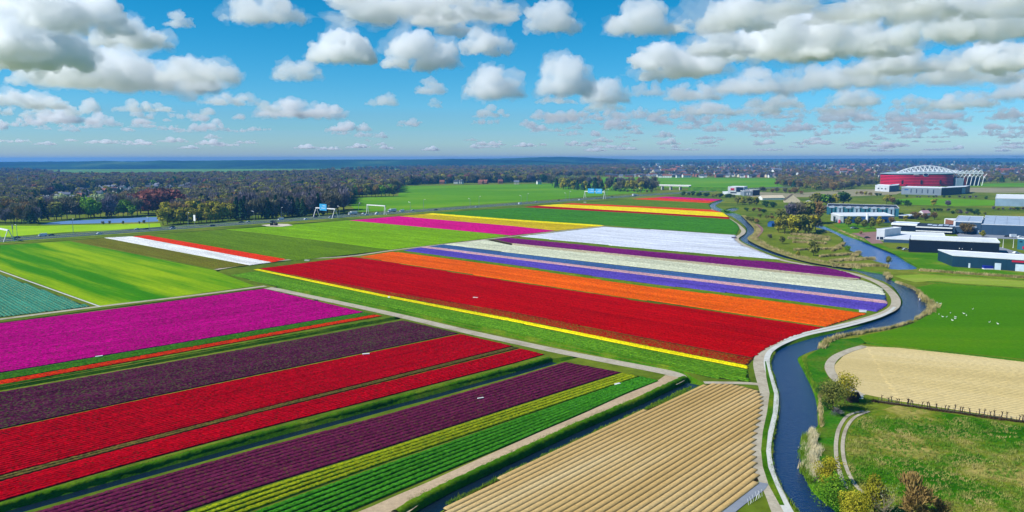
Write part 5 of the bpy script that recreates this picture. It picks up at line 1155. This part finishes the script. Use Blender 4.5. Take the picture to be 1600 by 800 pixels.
place_car('white_car', 1587, 396.5, .4, 'white car parked behind the teal shed'); place_car('white_car', 1190, 306.5, .2, 'white car beside the dark brown box'); place_car('dark_car', 1196, 307, .2, 'dark car beside the dark brown box'); place_car('silver_car', 1201, 307, .2, 'silver car beside the dark brown box')
p = P(1547, 420.5); r = empty('blue_container', p, -.12, label='royal blue skip container before the teal shed', cat='container'); MB().box(-3.4, 3.4, -1.2, 1.2, .5, 1.9, tx=-.3).obj('body', [plain('skip_blue', '#1c2c9c', .5)], r); MB().box(-3.6, 3.2, -1.25, 1.25, 0, .5).obj('base', [M_wht], r)
for x, l in ((1567, 'left white flagpole behind the navy hall'), (1583, 'right white flagpole behind the navy hall')):
    p = P(x, 387.5); r = empty('flagpole', p, label=l, cat='flagpole'); MB().tube((0, 0, 0), (0, 0, up_px(p, 14)), .22, .12, 6).obj('pole', [M_wht], r); MB().tube((0, 0, 0), (0, 0, .3), .5, .5, 6).obj('base', [M_conc], r)
# excavators on the white sand patch by the highway
sheet('sand_patch', W([(408, 352.6), (430, 350.5), (450, 351), (458, 353), (440, 355), (418, 354.5)]), .55, plain('white_sand', '#c8bca8', .9), 'white sand patch beside the bright green crop')
for i, (x, l) in enumerate([(425, 'left dark excavator on the white sand patch'), (431, 'right dark excavator on the white sand patch')]):
    p = P(x, 352.2, .55); r = empty('excavator', p, .3 + i * 2, label=l, cat='excavator'); ym = plain('machine_dark', '#3a3018', .6)
    MB().box(-1.8, 1.8, -1.2, 1.2, 0, .9, tx=.2).obj('tracks', [M_dark], r); MB().box(-1.8, 1.2, -1.1, 1.1, 1.0, 2.2).obj('body', [ym], r); MB().box(-.1, 1.3, .1, 1.1, 2.2, 3.2, tx=.1).obj('cab', [M_glass], r)
    m = MB().tube((1, 0, 1.8), (3.2, 0, 4.2), .3, .25, 5); m.tube((3.2, 0, 4.2), (5, 0, 1.6), .25, .2, 5); m.obj('arm', [ym], r)

# ------------------------------------------------------------------ small things in the fields
def box_thing(name, x, y, dims, mat, label, cat, rz=0, lid=None):
    p = P(x, y); r = empty(name, p, rz, label=label, cat=cat); w, d, h = [v * .6 for v in dims]
    MB().box(-w/2, w/2, -d/2, d/2, 0, h, tx=.03, ty=.03).obj('body', [mat], r); MB().box(-w/2 - .06, w/2 + .06, -d/2 - .06, d/2 + .06, h, h + .12).obj('lid', [lid or mat], r)
box_thing('crate', 743, 466.3, (3.4, 1.2, .7), M_wht, 'white crate lying in the deep red tulips', 'crate', -.4)
box_thing('crate', 608, 465.3, (1.6, .8, .7), M_wht, 'small white crate on the yellow tulip line', 'crate', -.4)
box_thing('crate', 155, 558.5, (3.2, .9, .6), M_wht, 'white crate at the edge of the magenta tulips', 'crate', .6)
box_thing('crate', 572, 555.3, (3.4, 1.1, .8), M_wht, 'white crate at the upper edge of the crimson tulips', 'crate', .3)
box_thing('crate', 751, 624.3, (2.6, .8, .6), M_conc, 'grey crate among the wine purple tulips', 'crate', .5)
box_thing('crate', 965, 601.5, (2.6, 1.2, .5), M_wht, 'white crate at the upper end of the green tulip rows', 'crate', .6)
box_thing('pump_box', 1348, 487.3, (4.2, 1.6, 1.0), M_wht, 'white pump box at the end of the orange tulips', 'pump box', -.3)
box_thing('pump_box', 1345, 622.5, (1.6, 1.0, .9), M_wht, 'white box at the corner of the bare sandy field', 'box', 0)
box_thing('pump_box', 494, 470.3, (2.4, 1, .8), M_dark, 'dark box at the end of the magenta tulips', 'box', -.4)
box_thing('pump_box', 480, 407.5, (5, 2, .8), M_conc, 'pale concrete box on the field crossing', 'box', -.2)
box_thing('pump_box', 1147, 372.5, (6, 3, 1.6), plain('grey_machine', '#5a5468', .6), 'dark grey machine at the right end of the white fleece', 'machine', -.2)
box_thing('pump_box', 914, 316.8, (6, 3, 1.8), M_conc, 'pale box between highway and far orange tulips', 'box', -.2)
# geese resting on the meadow
def goose():
    bm = bmesh.new(); bmesh.ops.create_icosphere(bm, subdivisions=2, radius=1)
    for v in bm.verts:
        x, y, z = v.co; v.co = Vector((x * .42 - (.12 if x < -.7 else 0), y * .2 * (1 - .3 * abs(x)), z * .2 + .34 + (.06 if x < -.7 else 0)))
    me = bpy.data.meshes.new('body'); bm.to_mesh(me); bm.free(); me.materials.append(M_wht)
    r = empty('goose', (0, 0, 0)); link('body', me, r)
    m = MB(); m.tube((.3, 0, .42), (.42, 0, .78), .075, .05, 6); m.tube((.42, 0, .76), (.56, 0, .78), .07, .05, 6); m.obj('neck', [M_wht], r)
    MB().tube((.56, 0, .78), (.68, 0, .75), .035, .01, 5).obj('beak', [plain('beak_orange', '#d07a20', .5)], r)
    for s in (-1, 1): MB().tube((0, s * .08, 0), (0, s * .07, .2), .02, .02, 4).obj('leg', [plain('beak_orange', '#d07a20', .5)], r)
    return r
g0 = goose()
for i, (x, y) in enumerate([(1467, 492), (1493, 496.5), (1492.5, 499), (1488, 501.5), (1506, 491), (1485, 490), (1469, 475.5), (1464, 474), (1473, 496), (1479, 496.5), (1546, 504.5), (1559, 507), (1510, 494), (1520, 484)]):
    o = g0 if i == 0 else copy_tree(g0, P(x, y)); o.location = P(x, y, .05); o.rotation_euler = (0, 0, RH.uniform(0, 6)); o.scale = (.85,) * 3
    tag(o, 'white goose resting on the bright green meadow', 'goose', 'geese on the meadow')
p = P(1437, 469.8, -.7); o = copy_tree(g0, p, 1.0, 1.6); o.location.z = -.95; tag(o, 'white swan like bird floating at the canal edge', 'bird'); del o['group']
# pollard saplings and wire fence between sandy field and rough meadow
M_stem = plain('dark_stem', '#3a2c24', .9)
SAP = [1378, 1388, 1394, 1401, 1404, 1417, 1420, 1422, 1427, 1440, 1449, 1453, 1464, 1476, 1481, 1491, 1500, 1503, 1515, 1530, 1537, 1547, 1555, 1564, 1573, 1592, 1598]
for i, x in enumerate(SAP):
    y = 628 + (x - 1375) * (659 - 628) / 225; p = P(x, y); rr = random.Random(i); h = up_px(p, rr.uniform(8, 12))
    r = empty('pollard_sapling', p, rr.uniform(0, 6), label='dark bare pollard sapling in the row beside the bare sandy field', cat='sapling', group='pollard saplings beside the sandy field')
    top = Vector((rr.uniform(-.3, .3), rr.uniform(-.2, .2), h * .86)); MB().tube((0, 0, 0), top, .13, .1, 5).obj('trunk', [M_stem], r)
    m = MB()
    for k in range(9): m.tube(top, top + Vector((rr.uniform(-.4, .4), rr.uniform(-.4, .4), rr.uniform(.05, .5))), .06, .02, 3)
    m.obj('crown', [M_stem], r)
r0 = P(1372, 628); r = empty('wire_fence', r0, label='low wire fence with thin posts under the pollard saplings', cat='fence'); fp = [P(x, 629.5 + (x - 1375) * 31 / 225) for x in range(1372, 1640, 9)]
pm = MB().tube((0, 0, 0), (0, 0, 1.2), .05, .05, 4).mesh('post', [M_stem])
for q in fp: link('post', pm, r, q - r0)
for z in (.5, 1.1):
    m = MB()
    for a_, b_ in zip(fp, fp[1:]): m.tube(a_ - r0 + Vector((0, 0, z)), b_ - r0 + Vector((0, 0, z)), .02, .02, 3)
    m.obj('wire', [M_steel], r)
# slatted fence panels by the concrete lane, lower corner
r0 = P(1172, 782); r = empty('stake_fence', r0, label='short row of bent white stakes beside the concrete lane', cat='fence'); rr = random.Random(3)
for i in range(9):
    q = P(1170 + i * 2.6, 789 - i * 1.7) - r0; MB().tube(q, q + Vector((rr.uniform(-.5, .5), rr.uniform(-.2, .2), rr.uniform(.9, 1.5))), .05, .04, 4).obj('stake', [M_wht], r)

# ------------------------------------------------------------------ reeds, tufts
def blades(name, label, pts_w, n, h, col, lean=.35, wd=.12, matname=None, seed=1):
    """stand of blades scattered within a band: pts_w = [(px,py,half width m)]"""
    rs = np.random.default_rng(seed); C_ = [P(a, b) for a, b, _ in pts_w]; H_ = [c for _, _, c in pts_w]
    ls = [(q - p).length for p, q in zip(C_, C_[1:])]; tot = sum(ls); V = []; 
    for i, (p, q) in enumerate(zip(C_, C_[1:])):
        k = int(n * ls[i] / tot) + 1; t = rs.random(k)[:, None]; u = (q - p).normalized()
        w = (H_[i] + (H_[i + 1] - H_[i]) * t) * rs.uniform(-1, 1, (k, 1)) * (.75 + .35 * np.sin(t * ls[i] * .55 + i) + .25 * np.sin(t * ls[i] * 1.9)) + rs.normal(0, .15, (k, 1)) * H_[i]
        base = np.array([[p.x, p.y, -.2]]) + t * np.array([[q.x - p.x, q.y - p.y, 0]]) + w * np.array([[-u.y, u.x, 0]])
        a = rs.uniform(0, 2 * math.pi, k); L = (rs.uniform(.35, 1.2, k) * h)
        side = np.stack([np.cos(a), np.sin(a), 0 * a], 1) * wd; tip = base + np.stack([rs.normal(0, lean, k) * L * .5 + .15 * L, rs.normal(0, lean, k) * L * .5, L], 1)
        V.append(np.stack([base - side, base + side, tip], 1).reshape(-1, 3))
    V = np.concatenate(V); return tag(link(name, np_mesh(name, V, np.arange(len(V)).reshape(-1, 3), [col])), label, kind='stuff')
M_reed = land('dry_reed', ['#a89460', '#d0bc84', '#8c8448', '#c8b478'], .12, 2, fine_amt=.3); M_reedp = land('pale_reed', ['#d8c898', '#e4d8b0', '#c4b080'], .4, 2, fine_amt=.2); M_tuft = land('grass_tuft', ['#4a7a14', '#6a8e20', '#88922e'], .2, 1.4, fine_amt=.3)
blades('reed_bed', 'pale tall reed bed on the near right canal bank', [(1268, 676, .5), (1268, 700, 1.6), (1266, 730, 1.8), (1270, 752, 1.0)], 7000, 1.7, M_reedp, .2, .05, seed=1)
blades('reed_bed', 'green tipped reeds at the water side of the pale reed bed', [(1259, 683, .7), (1256, 705, .9), (1257, 735, .9), (1266, 756, .8)], 2400, 1.8, M_tuft, .3, .05, seed=2)
for i, (pl, n, h, l) in enumerate([
    ([(1284, 545, 1.0), (1290, 535, 1.4), (1310, 527, 1.2), (1345, 521, .8), (1390, 514, .6), (1425, 504, .5)], 4200, 1.5, 'dry reed fringe on the inner canal bend'),
    ([(1430, 500, .5), (1452, 488, 1.6), (1460, 478, 2.2), (1448, 470, 2.0), (1440, 463, 1.4), (1434, 456, .8)], 3200, 1.6, 'dry reed fringe at the outer point of the canal bend'),
    ([(1400, 441, .8), (1422, 448.5, .9), (1434, 455, .8)], 1100, 1.2, 'dry grass fringe above the canal bend'),
    ([(1384, 428, 1.5), (1389, 433, 1.2), (1387, 436, .8)], 700, 1.8, 'dry reed tuft where the two canals nearly meet'),
    ([(1281, 612, .4), (1281, 640, .5), (1284, 668, .4)], 900, 1.2, 'thin dry reeds on the canal verge'),
    ([(1256, 560, .6), (1262, 582, .6), (1276, 610, .5)], 900, .8, 'green sedge fringe on the canal verge')]):
    blades('reed_bed', l, pl, n, h, M_reed if i < 5 else M_tuft, .3, .1 if i < 4 else .06, seed=10 + i)
for i, (a, b, hw) in enumerate([((1236, 366.5), (1293, 371.5), 5), ((1230, 373), (1296, 375.5), 5), ((1238, 379), (1290, 381.5), 3), ((1240, 391.5), (1315, 389.5), 1.2), ((1280, 402), (1343, 397.5), 1.4), ((1298, 409), (1366, 405), 2.6), ((1300, 415.5), (1388, 416.5), 2.4), ((1275, 363), (1290, 364), 2), ((1330, 404), (1342, 395), 1.5), ((1300, 393), (1318, 381), 1.5)]):
    blades('reed_bed', None, [(a[0], a[1], hw * .6), ((a[0] + b[0]) / 2, (a[1] + b[1]) / 2 - .4, hw), (b[0], b[1], hw * .8)], 2600, 1.9, M_reed, .3, .16, seed=30 + i)['label'] = ['upper tan reed island in the side canal', 'second tan reed island in the side canal', 'third tan reed island below the leafy clump', 'narrow reed strip along the middle spit', 'reed strip along the lower spit', 'broad lower reed island', 'lowest reed island beside the narrow canal', 'small reed patch under the leafy clump', 'reed tip of the lower spit', 'reed tip of the middle spit'][i]
M_brush = land('brown_brush', ['#4a3828', '#5e4a36', '#3c3424'], .3, 2)
blades('scrub', 'low brown brushwood under the pollard saplings', [(1362, 627, .5), (1450, 639.5, .7), (1600, 660.5, .9), (1690, 673, .9)], 5200, .8, M_brush, .5, .08, seed=63)
blades('reed_bed', 'dry reed fringe at the bank before the teal shed', [(1436, 422.5, 1.5), (1500, 427.5, 1.8), (1600, 434, 1.8)], 3000, 1.5, M_reed, .3, .14, seed=60)
blades('reed_bed', 'dry reed fringe on the far bank of the side canal', [(1312, 360, 1.0), (1335, 370, 1.0), (1352, 377, .6)], 900, 1.3, M_reed, .3, .14, seed=61)
blades('reed_bed', 'dry tan reeds along the narrow far canal', [(1180, 352, 1.6), (1186, 362, 2), (1178, 372, 2), (1200, 386, 3), (1240, 400, 3), (1300, 412, 2.4), (1345, 420, 1.6)], 5200, 1.5, M_reed, .3, .14, seed=62)
# rough tussocks of the lower right meadow
rs = np.random.default_rng(5); V = []
poly = [(1352, 650), (1400, 637), (1500, 652), (1640, 672), (1700, 860), (1400, 860), (1352, 775), (1326, 735), (1322, 700), (1328, 668)]
pw = [(P(x, y).x, P(x, y).y) for x, y in poly]; x0, x1 = min(a for a, _ in pw), max(a for a, _ in pw); y0, y1 = min(b for _, b in pw), max(b for _, b in pw)
cent = []
while len(cent) < 5200:
    x, y = rs.uniform(x0, x1), rs.uniform(y0, y1)
    if inside(x, y, pw) and noise.noise(Vector((x / 14, y / 14, 1))) > -.35 + rs.uniform(-.3, .3): cent.append((x, y))
cent = np.array(cent); k = 7
b_ = np.repeat(cent, k, 0) + rs.normal(0, .18, (len(cent) * k, 2)); n = len(b_); a = rs.uniform(0, 6.28, n); L = rs.uniform(.25, .6, n)
base = np.stack([b_[:, 0], b_[:, 1], np.full(n, .03)], 1); side = np.stack([np.cos(a), np.sin(a), 0 * a], 1) * .06; tip = base + np.stack([rs.normal(0, .22, n), rs.normal(0, .22, n), L], 1)
V = np.stack([base - side, base + side, tip], 1).reshape(-1, 3)
M_tus = land('tussock', ['#3c7412', '#5c8a20', '#a8a258', '#c0b070'], .12, 1.2, fine_amt=.3)
tag(link('grass_tussocks', np_mesh('grass_tussocks', V, np.arange(len(V)).reshape(-1, 3), [M_tus])), 'coarse grass tussocks of the rough meadow', kind='stuff')
# grassy fringes of the near ditches and the canal
def fringe(label, pl, n, h, hw, seed):
    return blades('bank_grass', label, [(a, b, hw) for a, b in pl], n, h, M_tuft, .4, .06, seed=seed)
fringe('rough grass on the right bank of the wide ditch', [(700, 788), (800, 737), (900, 689), (1000, 643), (1080, 604)], 9000, .5, .9, 71)
fringe('rough grass on the left bank of the wide ditch', [(640, 782), (700, 756), (800, 708), (900, 662), (1000, 622), (1060, 594)], 9000, .5, 1.0, 72)
fringe('rough grass on the bank below the crimson tulips', [(0, 789), (200, 731), (400, 678), (600, 626), (800, 573)], 9000, .45, .7, 73)
fringe('grass along the canal edge beside the cycle path', [(1246, 800), (1216, 758), (1205, 725), (1205, 695), (1213, 650), (1215, 620), (1209, 592), (1201, 566), (1210, 549)], 5000, .45, .5, 74)

# ------------------------------------------------------------------ dunes on the horizon
def ridge(name, label, prof, dist, thick, mat):
    """prof: (px, crest py) ; the ridge stands dist metres ahead"""
    xs = np.linspace(prof[0][0], prof[-1][0], 260); ys = np.interp(xs, [a for a, _ in prof], [b for _, b in prof]); V, Fq = [], []
    nl = 7
    for i, (x, y) in enumerate(zip(xs, ys)):
        y += .35 * noise.noise(Vector((x / 14, 0, 5))) + .2 * noise.noise(Vector((x / 4, 0, 7)))
        d = R3 @ Vector(((x - 800) / F, (400 - y) / F, -1)); t = dist / d.y; z = HZ + d.z * t
        for j in range(nl):
            f = j / (nl - 1); hh = z * math.sin(math.pi * min(1, f * 1.0) * .5) if f <= 1 else z; dd = dist - thick * (1 - f) ** 1.0 + thick * .0
            V.append((d.x * t * (dd / dist), dd, hh * (1 + .12 * noise.noise(Vector((x / 20, f * 4, 2)))) if j < nl - 1 else z))
    for i in range(len(xs) - 1):
        for j in range(nl - 1):
            a = i * nl + j; Fq.append((a, a + nl, a + nl + 1, a + 1))
    base = len(V)
    for i in range(len(xs)):
        v = V[i * nl + nl - 1]; V.append((v[0] * 1.1, v[1] + thick, -1))
    for i in range(len(xs) - 1): Fq.append((i * nl + nl - 1, (i + 1) * nl + nl - 1, base + i + 1, base + i))
    return tag(link(name, np_mesh(name, V, Fq, [mat], smooth=True)), label, kind='structure')
M_hill = land('wooded_dunes', ['#14303c', '#1c4040', '#2c5440', '#54704a'], .0016, .012, fine_amt=.4, bmp=.8)
ridge('hills', 'long wooded dunes along the left and middle horizon', [(-300, 253.7), (0, 253.2), (120, 252.6), (165, 251.2), (210, 252.8), (250, 250.8), (300, 251.2), (400, 250), (480, 249.4), (600, 249.2), (700, 249), (800, 250), (900, 254), (960, 258)], 5600, 900, M_hill)
ridge('hills', 'far dune ridge with the highest crest in the middle', [(560, 252), (640, 249.5), (700, 248.2), (760, 248), (800, 247.2), (830, 246), (870, 244.9), (910, 245.7), (945, 247.4), (1000, 249.3), (1120, 251)], 8200, 1500, M_hill)
ridge('hills', 'low dark wooded rise beyond the town', [(-300, 253.6), (0, 252.6), (300, 251), (930, 249.8), (1100, 248.6), (1300, 248.0), (1500, 247.4), (1900, 246.8)], 12500, 1500, M_hill)

# ------------------------------------------------------------------ clouds: closed puffs filled with scattering vapour
def cloud_mat(name, dens):
    m = bpy.data.materials.new(name); m.use_nodes = True; n = m.node_tree; n.nodes.clear()
    o = n.nodes.new('ShaderNodeOutputMaterial'); v = n.nodes.new('ShaderNodeVolumePrincipled')
    v.inputs['Density'].default_value = dens; v.inputs['Color'].default_value = (1, 1, 1, 1); v.inputs['Anisotropy'].default_value = .35
    n.links.new(v.outputs[0], o.inputs['Volume']); return m
CM = cloud_mat('cloud_vapour', .012); CMF = cloud_mat('far_cloud_vapour', .005); CMW = cloud_mat('thin_cloud_vapour', .0025)
T1 = bpy.data.textures.new('billow', 'CLOUDS'); T1.noise_scale = .9; T1.noise_depth = 2
T2 = bpy.data.textures.new('puff', 'CLOUDS'); T2.noise_scale = .3; T2.noise_depth = 3
T3 = bpy.data.textures.new('wisp', 'CLOUDS'); T3.noise_scale = .12; T3.noise_depth = 3
def cloud_mesh(W_, D_, H_, seed, q=46, flat=.16, thin=1.0):
    """heap of puffs with a flattish base, fused and roughened; returns a plain mesh"""
    rr = random.Random(seed); bm = bmesh.new(); n = max(10, int(14 + 9 * W_ / H_ / 2))
    for i in range(n):
        t = rr.uniform(-1, 1); env = (1 - abs(t) ** 2.2) ** .7; r = rr.uniform(.16, .34) * H_ * (.45 + .75 * env)
        z = max(rr.random() ** 1.4 * env * H_ * .85, r * .35); u = rr.uniform(-.5, .5) * D_ * env
        bmesh.ops.create_icosphere(bm, subdivisions=2, radius=r, matrix=Matrix.Translation((t * W_ / 2, u, z)) @ Matrix.Diagonal((1.25, 1.15, .85, 1)))
    for v in bm.verts:
        if v.co.z < 0: v.co.z *= flat
    me = bpy.data.meshes.new('cloud'); bm.to_mesh(me); bm.free(); o = bpy.data.objects.new('cloud_tmp', me); COL.objects.link(o)
    e = bpy.data.objects.new('cloud_ref', None); COL.objects.link(e); e.scale = (H_ * .5,) * 3; e.location = (seed * 37.3 * H_, 0, 0)
    m = o.modifiers.new('r', 'REMESH'); m.mode = 'VOXEL'; m.voxel_size = H_ / q * 1.25
    for tx, st in ((T1, .42), (T2, .30), (T3, .14)):
        d = o.modifiers.new('d', 'DISPLACE'); d.texture = tx; d.strength = st * H_ * thin; d.mid_level = .52; d.texture_coords = 'OBJECT'; d.texture_coords_object = e
    m = o.modifiers.new('r3', 'REMESH'); m.mode = 'VOXEL'; m.voxel_size = H_ / q
    bpy.context.view_layer.update(); dg = bpy.context.evaluated_depsgraph_get(); out = bpy.data.meshes.new_from_object(o.evaluated_get(dg))
    # keep only the largest bodies so every cloud is one connected heap
    bm = bmesh.new(); bm.from_mesh(out); bm.verts.ensure_lookup_table(); seen = set(); comps = []
    for v in bm.verts:
        if v.index in seen: continue
        st_, c = [v], []; seen.add(v.index)
        while st_:
            x = st_.pop(); c.append(x)
            for ed in x.link_edges:
                y = ed.other_vert(x)
                if y.index not in seen: seen.add(y.index); st_.append(y)
        comps.append(c)
    comps.sort(key=len, reverse=True)
    dele = [v for c in comps[1:] for v in c]; bmesh.ops.delete(bm, geom=dele, context='VERTS'); bm.to_mesh(out); bm.free()
    bpy.data.objects.remove(o); bpy.data.objects.remove(e); out.name = 'cloud'; return out
NC = [0]
def cloud(cx, yb, wp, hp_, label, alt=950, group=None, depth=.5, q=42, mat=None, thin=1.0):
    """cloud whose base centre is seen at (cx, yb), wp x hp pixels in the photograph"""
    d = R3 @ Vector(((cx - 800) / F, (400 - yb) / F, -1)); t = (alt - HZ) / max(d.z, .012); dist = t
    W_, H_ = wp * dist / F, hp_ * dist / F; NC[0] += 1
    me = cloud_mesh(W_, W_ * depth, H_, NC[0], q, thin=thin); me.materials.append(mat or (CM if dist < 9000 else CMF))
    xs = [v.co.x for v in me.vertices]; zs = [v.co.z for v in me.vertices]
    sx, sz = W_ / (max(xs) - min(xs)), H_ / (max(zs) - min(zs))
    o = link('cloud', me, None, (d.x * t, d.y * t, HZ + d.z * t)); o.scale = (sx, sx, sz); o.location.x -= (max(xs) + min(xs)) / 2 * sx; o.location.z -= min(zs) * sz
    o.rotation_euler = (0, 0, -math.atan2(d.x, d.y))
    if wp > 75:      # thin ragged vapour round the larger clouds
        m2 = cloud_mesh(W_, W_ * depth, H_, NC[0] + 500, 20, thin=1.9); m2.materials.append(CMW)
        x2 = [v.co.x for v in m2.vertices]; z2 = [v.co.z for v in m2.vertices]; f = link('fringe', m2, o, (0, 0, 0)); kx = (max(xs) - min(xs)) * 1.12 / (max(x2) - min(x2)); kz = (max(zs) - min(zs)) * 1.15 / (max(z2) - min(z2))
        f.scale = (kx, kx, kz); f.location = ((max(xs) + min(xs)) / 2 - (max(x2) + min(x2)) / 2 * kx, 0, min(zs) - min(z2) * kz - (max(zs) - min(zs)) * .05)
    return tag(o, label, 'cloud', group)
CL = [ (120, 60, 170, 80, 'bright ragged cloud between the corner cloud and the heaped one'), (110, 140, 180, 60, 'white cloud shelf under the corner cloud'), (310, 135, 130, 46, 'grey cloud shoulder right of the broad grey cloud'), (20, 95, 130, 70, 'white cloud wall at the left edge'),
 (1400, 40, 210, 70, 'grey cloud between the dark deck and the massive one'), (1560, 118, 150, 60, 'white and grey cloud below the massive one at the right edge'), (1395, 120, 150, 44, 'grey cloud joining the dark backed one and the long band'), (1125, 92, 110, 56, 'white cloud joining shoulder and largest heaped cloud'), (735, 30, 160, 40, 'grey cloud right end of the wide top cloud'), (1560, 30, 170, 50, 'grey cloud in the upper right corner'),
 # centre x, base y, width, height
 (40, 120, 200, 130, 'huge bright cloud filling the upper left corner'), (208, 82, 125, 58, 'sharp white heaped cloud right of the corner cloud'), (215, 150, 250, 72, 'broad grey bodied cloud below the heaped white one', ), (360, 167, 90, 22, 'flat grey cloud tail right of the broad grey cloud'),
 (35, 172, 120, 34, 'white cloud bank low at the left edge'),
 (412, 42, 135, 58, 'white cloud at the top left of centre'), (280, 44, 50, 28, 'faint small cloud left of the top cloud'), (466, 130, 78, 40, 'small white cloud below and left of the twin clouds'), (535, 104, 112, 62, 'left one of the twin white clouds'), (657, 113, 128, 66, 'right one of the twin white clouds'),
 (655, 42, 320, 66, 'wide dark bottomed cloud across the top centre'), (760, 90, 90, 50, 'faded grey cloud right below the wide top cloud'), (597, 169, 56, 26, 'small round cloud in the middle sky'), (674, 149, 56, 30, 'small cloud above a tiny one in mid sky'), (680, 170, 26, 18, 'tiny cloud under the small one in mid sky'),
 (772, 160, 96, 58, 'heaped white cloud left of the centre right group'), (470, 187, 135, 34, 'low wide cloud left of the small round cloud'), (545, 208, 75, 22, 'low pale cloud in the lower middle sky'), (640, 199, 42, 16, 'tiny low cloud under the small round one'),
 (863, 56, 96, 58, 'grey white cloud right of top centre'), (1003, 60, 120, 66, 'grey topped cloud above the large right cloud'), (1135, 52, 175, 60, 'bright flat based cloud at the top right of centre'), (1300, 20, 260, 40, 'dark grey cloud deck at the top right'),
 (1060, 126, 165, 56, 'white lower left shoulder cloud of the large right group'), (1215, 104, 190, 92, 'largest bright heaped cloud on the right'), (1330, 95, 190, 72, 'dark backed cloud right of the largest one'), (1480, 74, 260, 100, 'massive grey cloud filling the upper right'), (1465, 138, 260, 50, 'long grey cloud band under the massive one'), (1590, 158, 90, 46, 'white cloud at the right edge'),
 (1190, 152, 150, 50, 'middle white cloud under the largest heaped cloud'), (1285, 145, 130, 50, 'blue grey cloud under the dark backed one'), (1080, 161, 90, 34, 'pale cloud under the left shoulder cloud'), (882, 157, 96, 72, 'tall soft cloud right of the heaped mid sky cloud'), (945, 166, 80, 44, 'puffy cloud left of the pale shoulder cloud'), (1010, 153, 60, 30, 'small bright puff right of the puffy cloud'),
 (998, 189, 36, 24, 'small round low cloud below the puffy cloud'), (1108, 182, 95, 24, 'double puffed low cloud on the right'), (1225, 172, 66, 30, 'low bright cloud with sharp top'), (1180, 180, 44, 24, 'small low cloud right of the double puff'), (1335, 170, 80, 34, 'low puffy cloud in the right middle'), (1325, 192, 90, 24, 'wide low cloud in the right middle'), (1425, 172, 70, 26, 'low cloud under the long grey band'), (1510, 172, 90, 30, 'low white cloud right under the band'), (1450, 190, 110, 18, 'thin low cloud on the right'),
]
for c in CL: cloud(*c)
# many small low clouds towards the horizon share a few shapes
protos = []
for i in range(7):
    me = cloud_mesh(1800, 1300, [620, 520, 420][i % 3], 200 + i, 32); me.materials.append(CMF); protos.append(me)
RC = random.Random(9)
def small(x, y, wp, k):
    alt = 950; d = R3 @ Vector(((x - 800) / F, (400 - y) / F, -1)); t = (alt - HZ) / max(d.z, .006); s = wp * t / F / 1800
    o = link('cloud', protos[k], None, (d.x * t, d.y * t, HZ + d.z * t)); o.scale = (s, s, s * RC.uniform(.7, 1.1) * (.6 if y > 216 else 1)); o.rotation_euler = (0, 0, -math.atan2(d.x, d.y) + RC.uniform(-.3, .3) + (math.pi if RC.random() < .5 else 0)); return o
BANK = [(100, 205, 42), (140, 200, 46), (185, 204, 44), (225, 199, 50), (265, 203, 44), (300, 205, 44), (335, 204, 46), (372, 206, 40), (405, 204, 36), (20, 222, 50), (60, 226, 46), (95, 220, 44), (160, 224, 50), (215, 226, 46), (270, 222, 44), (330, 226, 46), (385, 224, 40), (480, 232, 40), (515, 234, 44), (560, 231, 38), (600, 233, 40), (940, 222, 34), (965, 226, 36), (985, 220, 30), (820, 229, 38), (860, 227, 34), (900, 228, 34)]
for i, (x, y, w_) in enumerate(BANK):
    tag(small(x, y, w_, RC.randrange(7)), 'puffy cloud in the long low bank above the ' + ('left horizon' if x < 450 else 'middle horizon'), 'cloud', 'puffs of the low cloud bank, ' + ('left' if x < 450 else 'middle'))
for i in range(34):
    lf = i % 3 == 0; x = RC.uniform(-20, 430) if lf else RC.uniform(820, 1620); y = RC.uniform(172, 206) if lf else RC.uniform(150, 208)
    tag(small(x, y, RC.uniform(48, 95), RC.randrange(7)), 'middling puffy cloud in the broken bank low on the ' + ('left' if lf else 'right'), 'cloud', 'broken cloud bank, ' + ('left' if lf else 'right'))
for i in range(210):
    y = 237 - 62 * RC.random() ** 1.0; f = (243 - y) / 66
    x = RC.uniform(-40, 1640) if RC.random() < .4 else RC.uniform(820, 1640)
    if 400 < x < 760 and y < 200: continue
    s_ = 'right' if x > 800 else 'left'
    tag(small(x, y, RC.uniform(22, 50) * (.55 + .7 * f) * (1.6 if y > 225 else 1), RC.randrange(7)), 'small low cloud in the distant rows on the ' + s_, 'cloud', 'small distant clouds on the ' + s_)

# ------------------------------------------------------------------ haze
m = bpy.data.materials.new('haze_air'); m.use_nodes = True; n = m.node_tree; n.nodes.clear()
o_ = n.nodes.new('ShaderNodeOutputMaterial'); v = n.nodes.new('ShaderNodeVolumePrincipled'); v.inputs['Color'].default_value = (.12, .42, 1.0, 1); v.inputs['Density'].default_value = 9e-5; v.inputs['Anisotropy'].default_value = .1
n.links.new(v.outputs[0], o_.inputs['Volume'])
hz = MB().box(-BIG - 50, BIG + 50, -650, BIG + 50, -3, 90).obj('haze', [m]); tag(hz, 'pale blue haze over the whole land', kind='stuff')
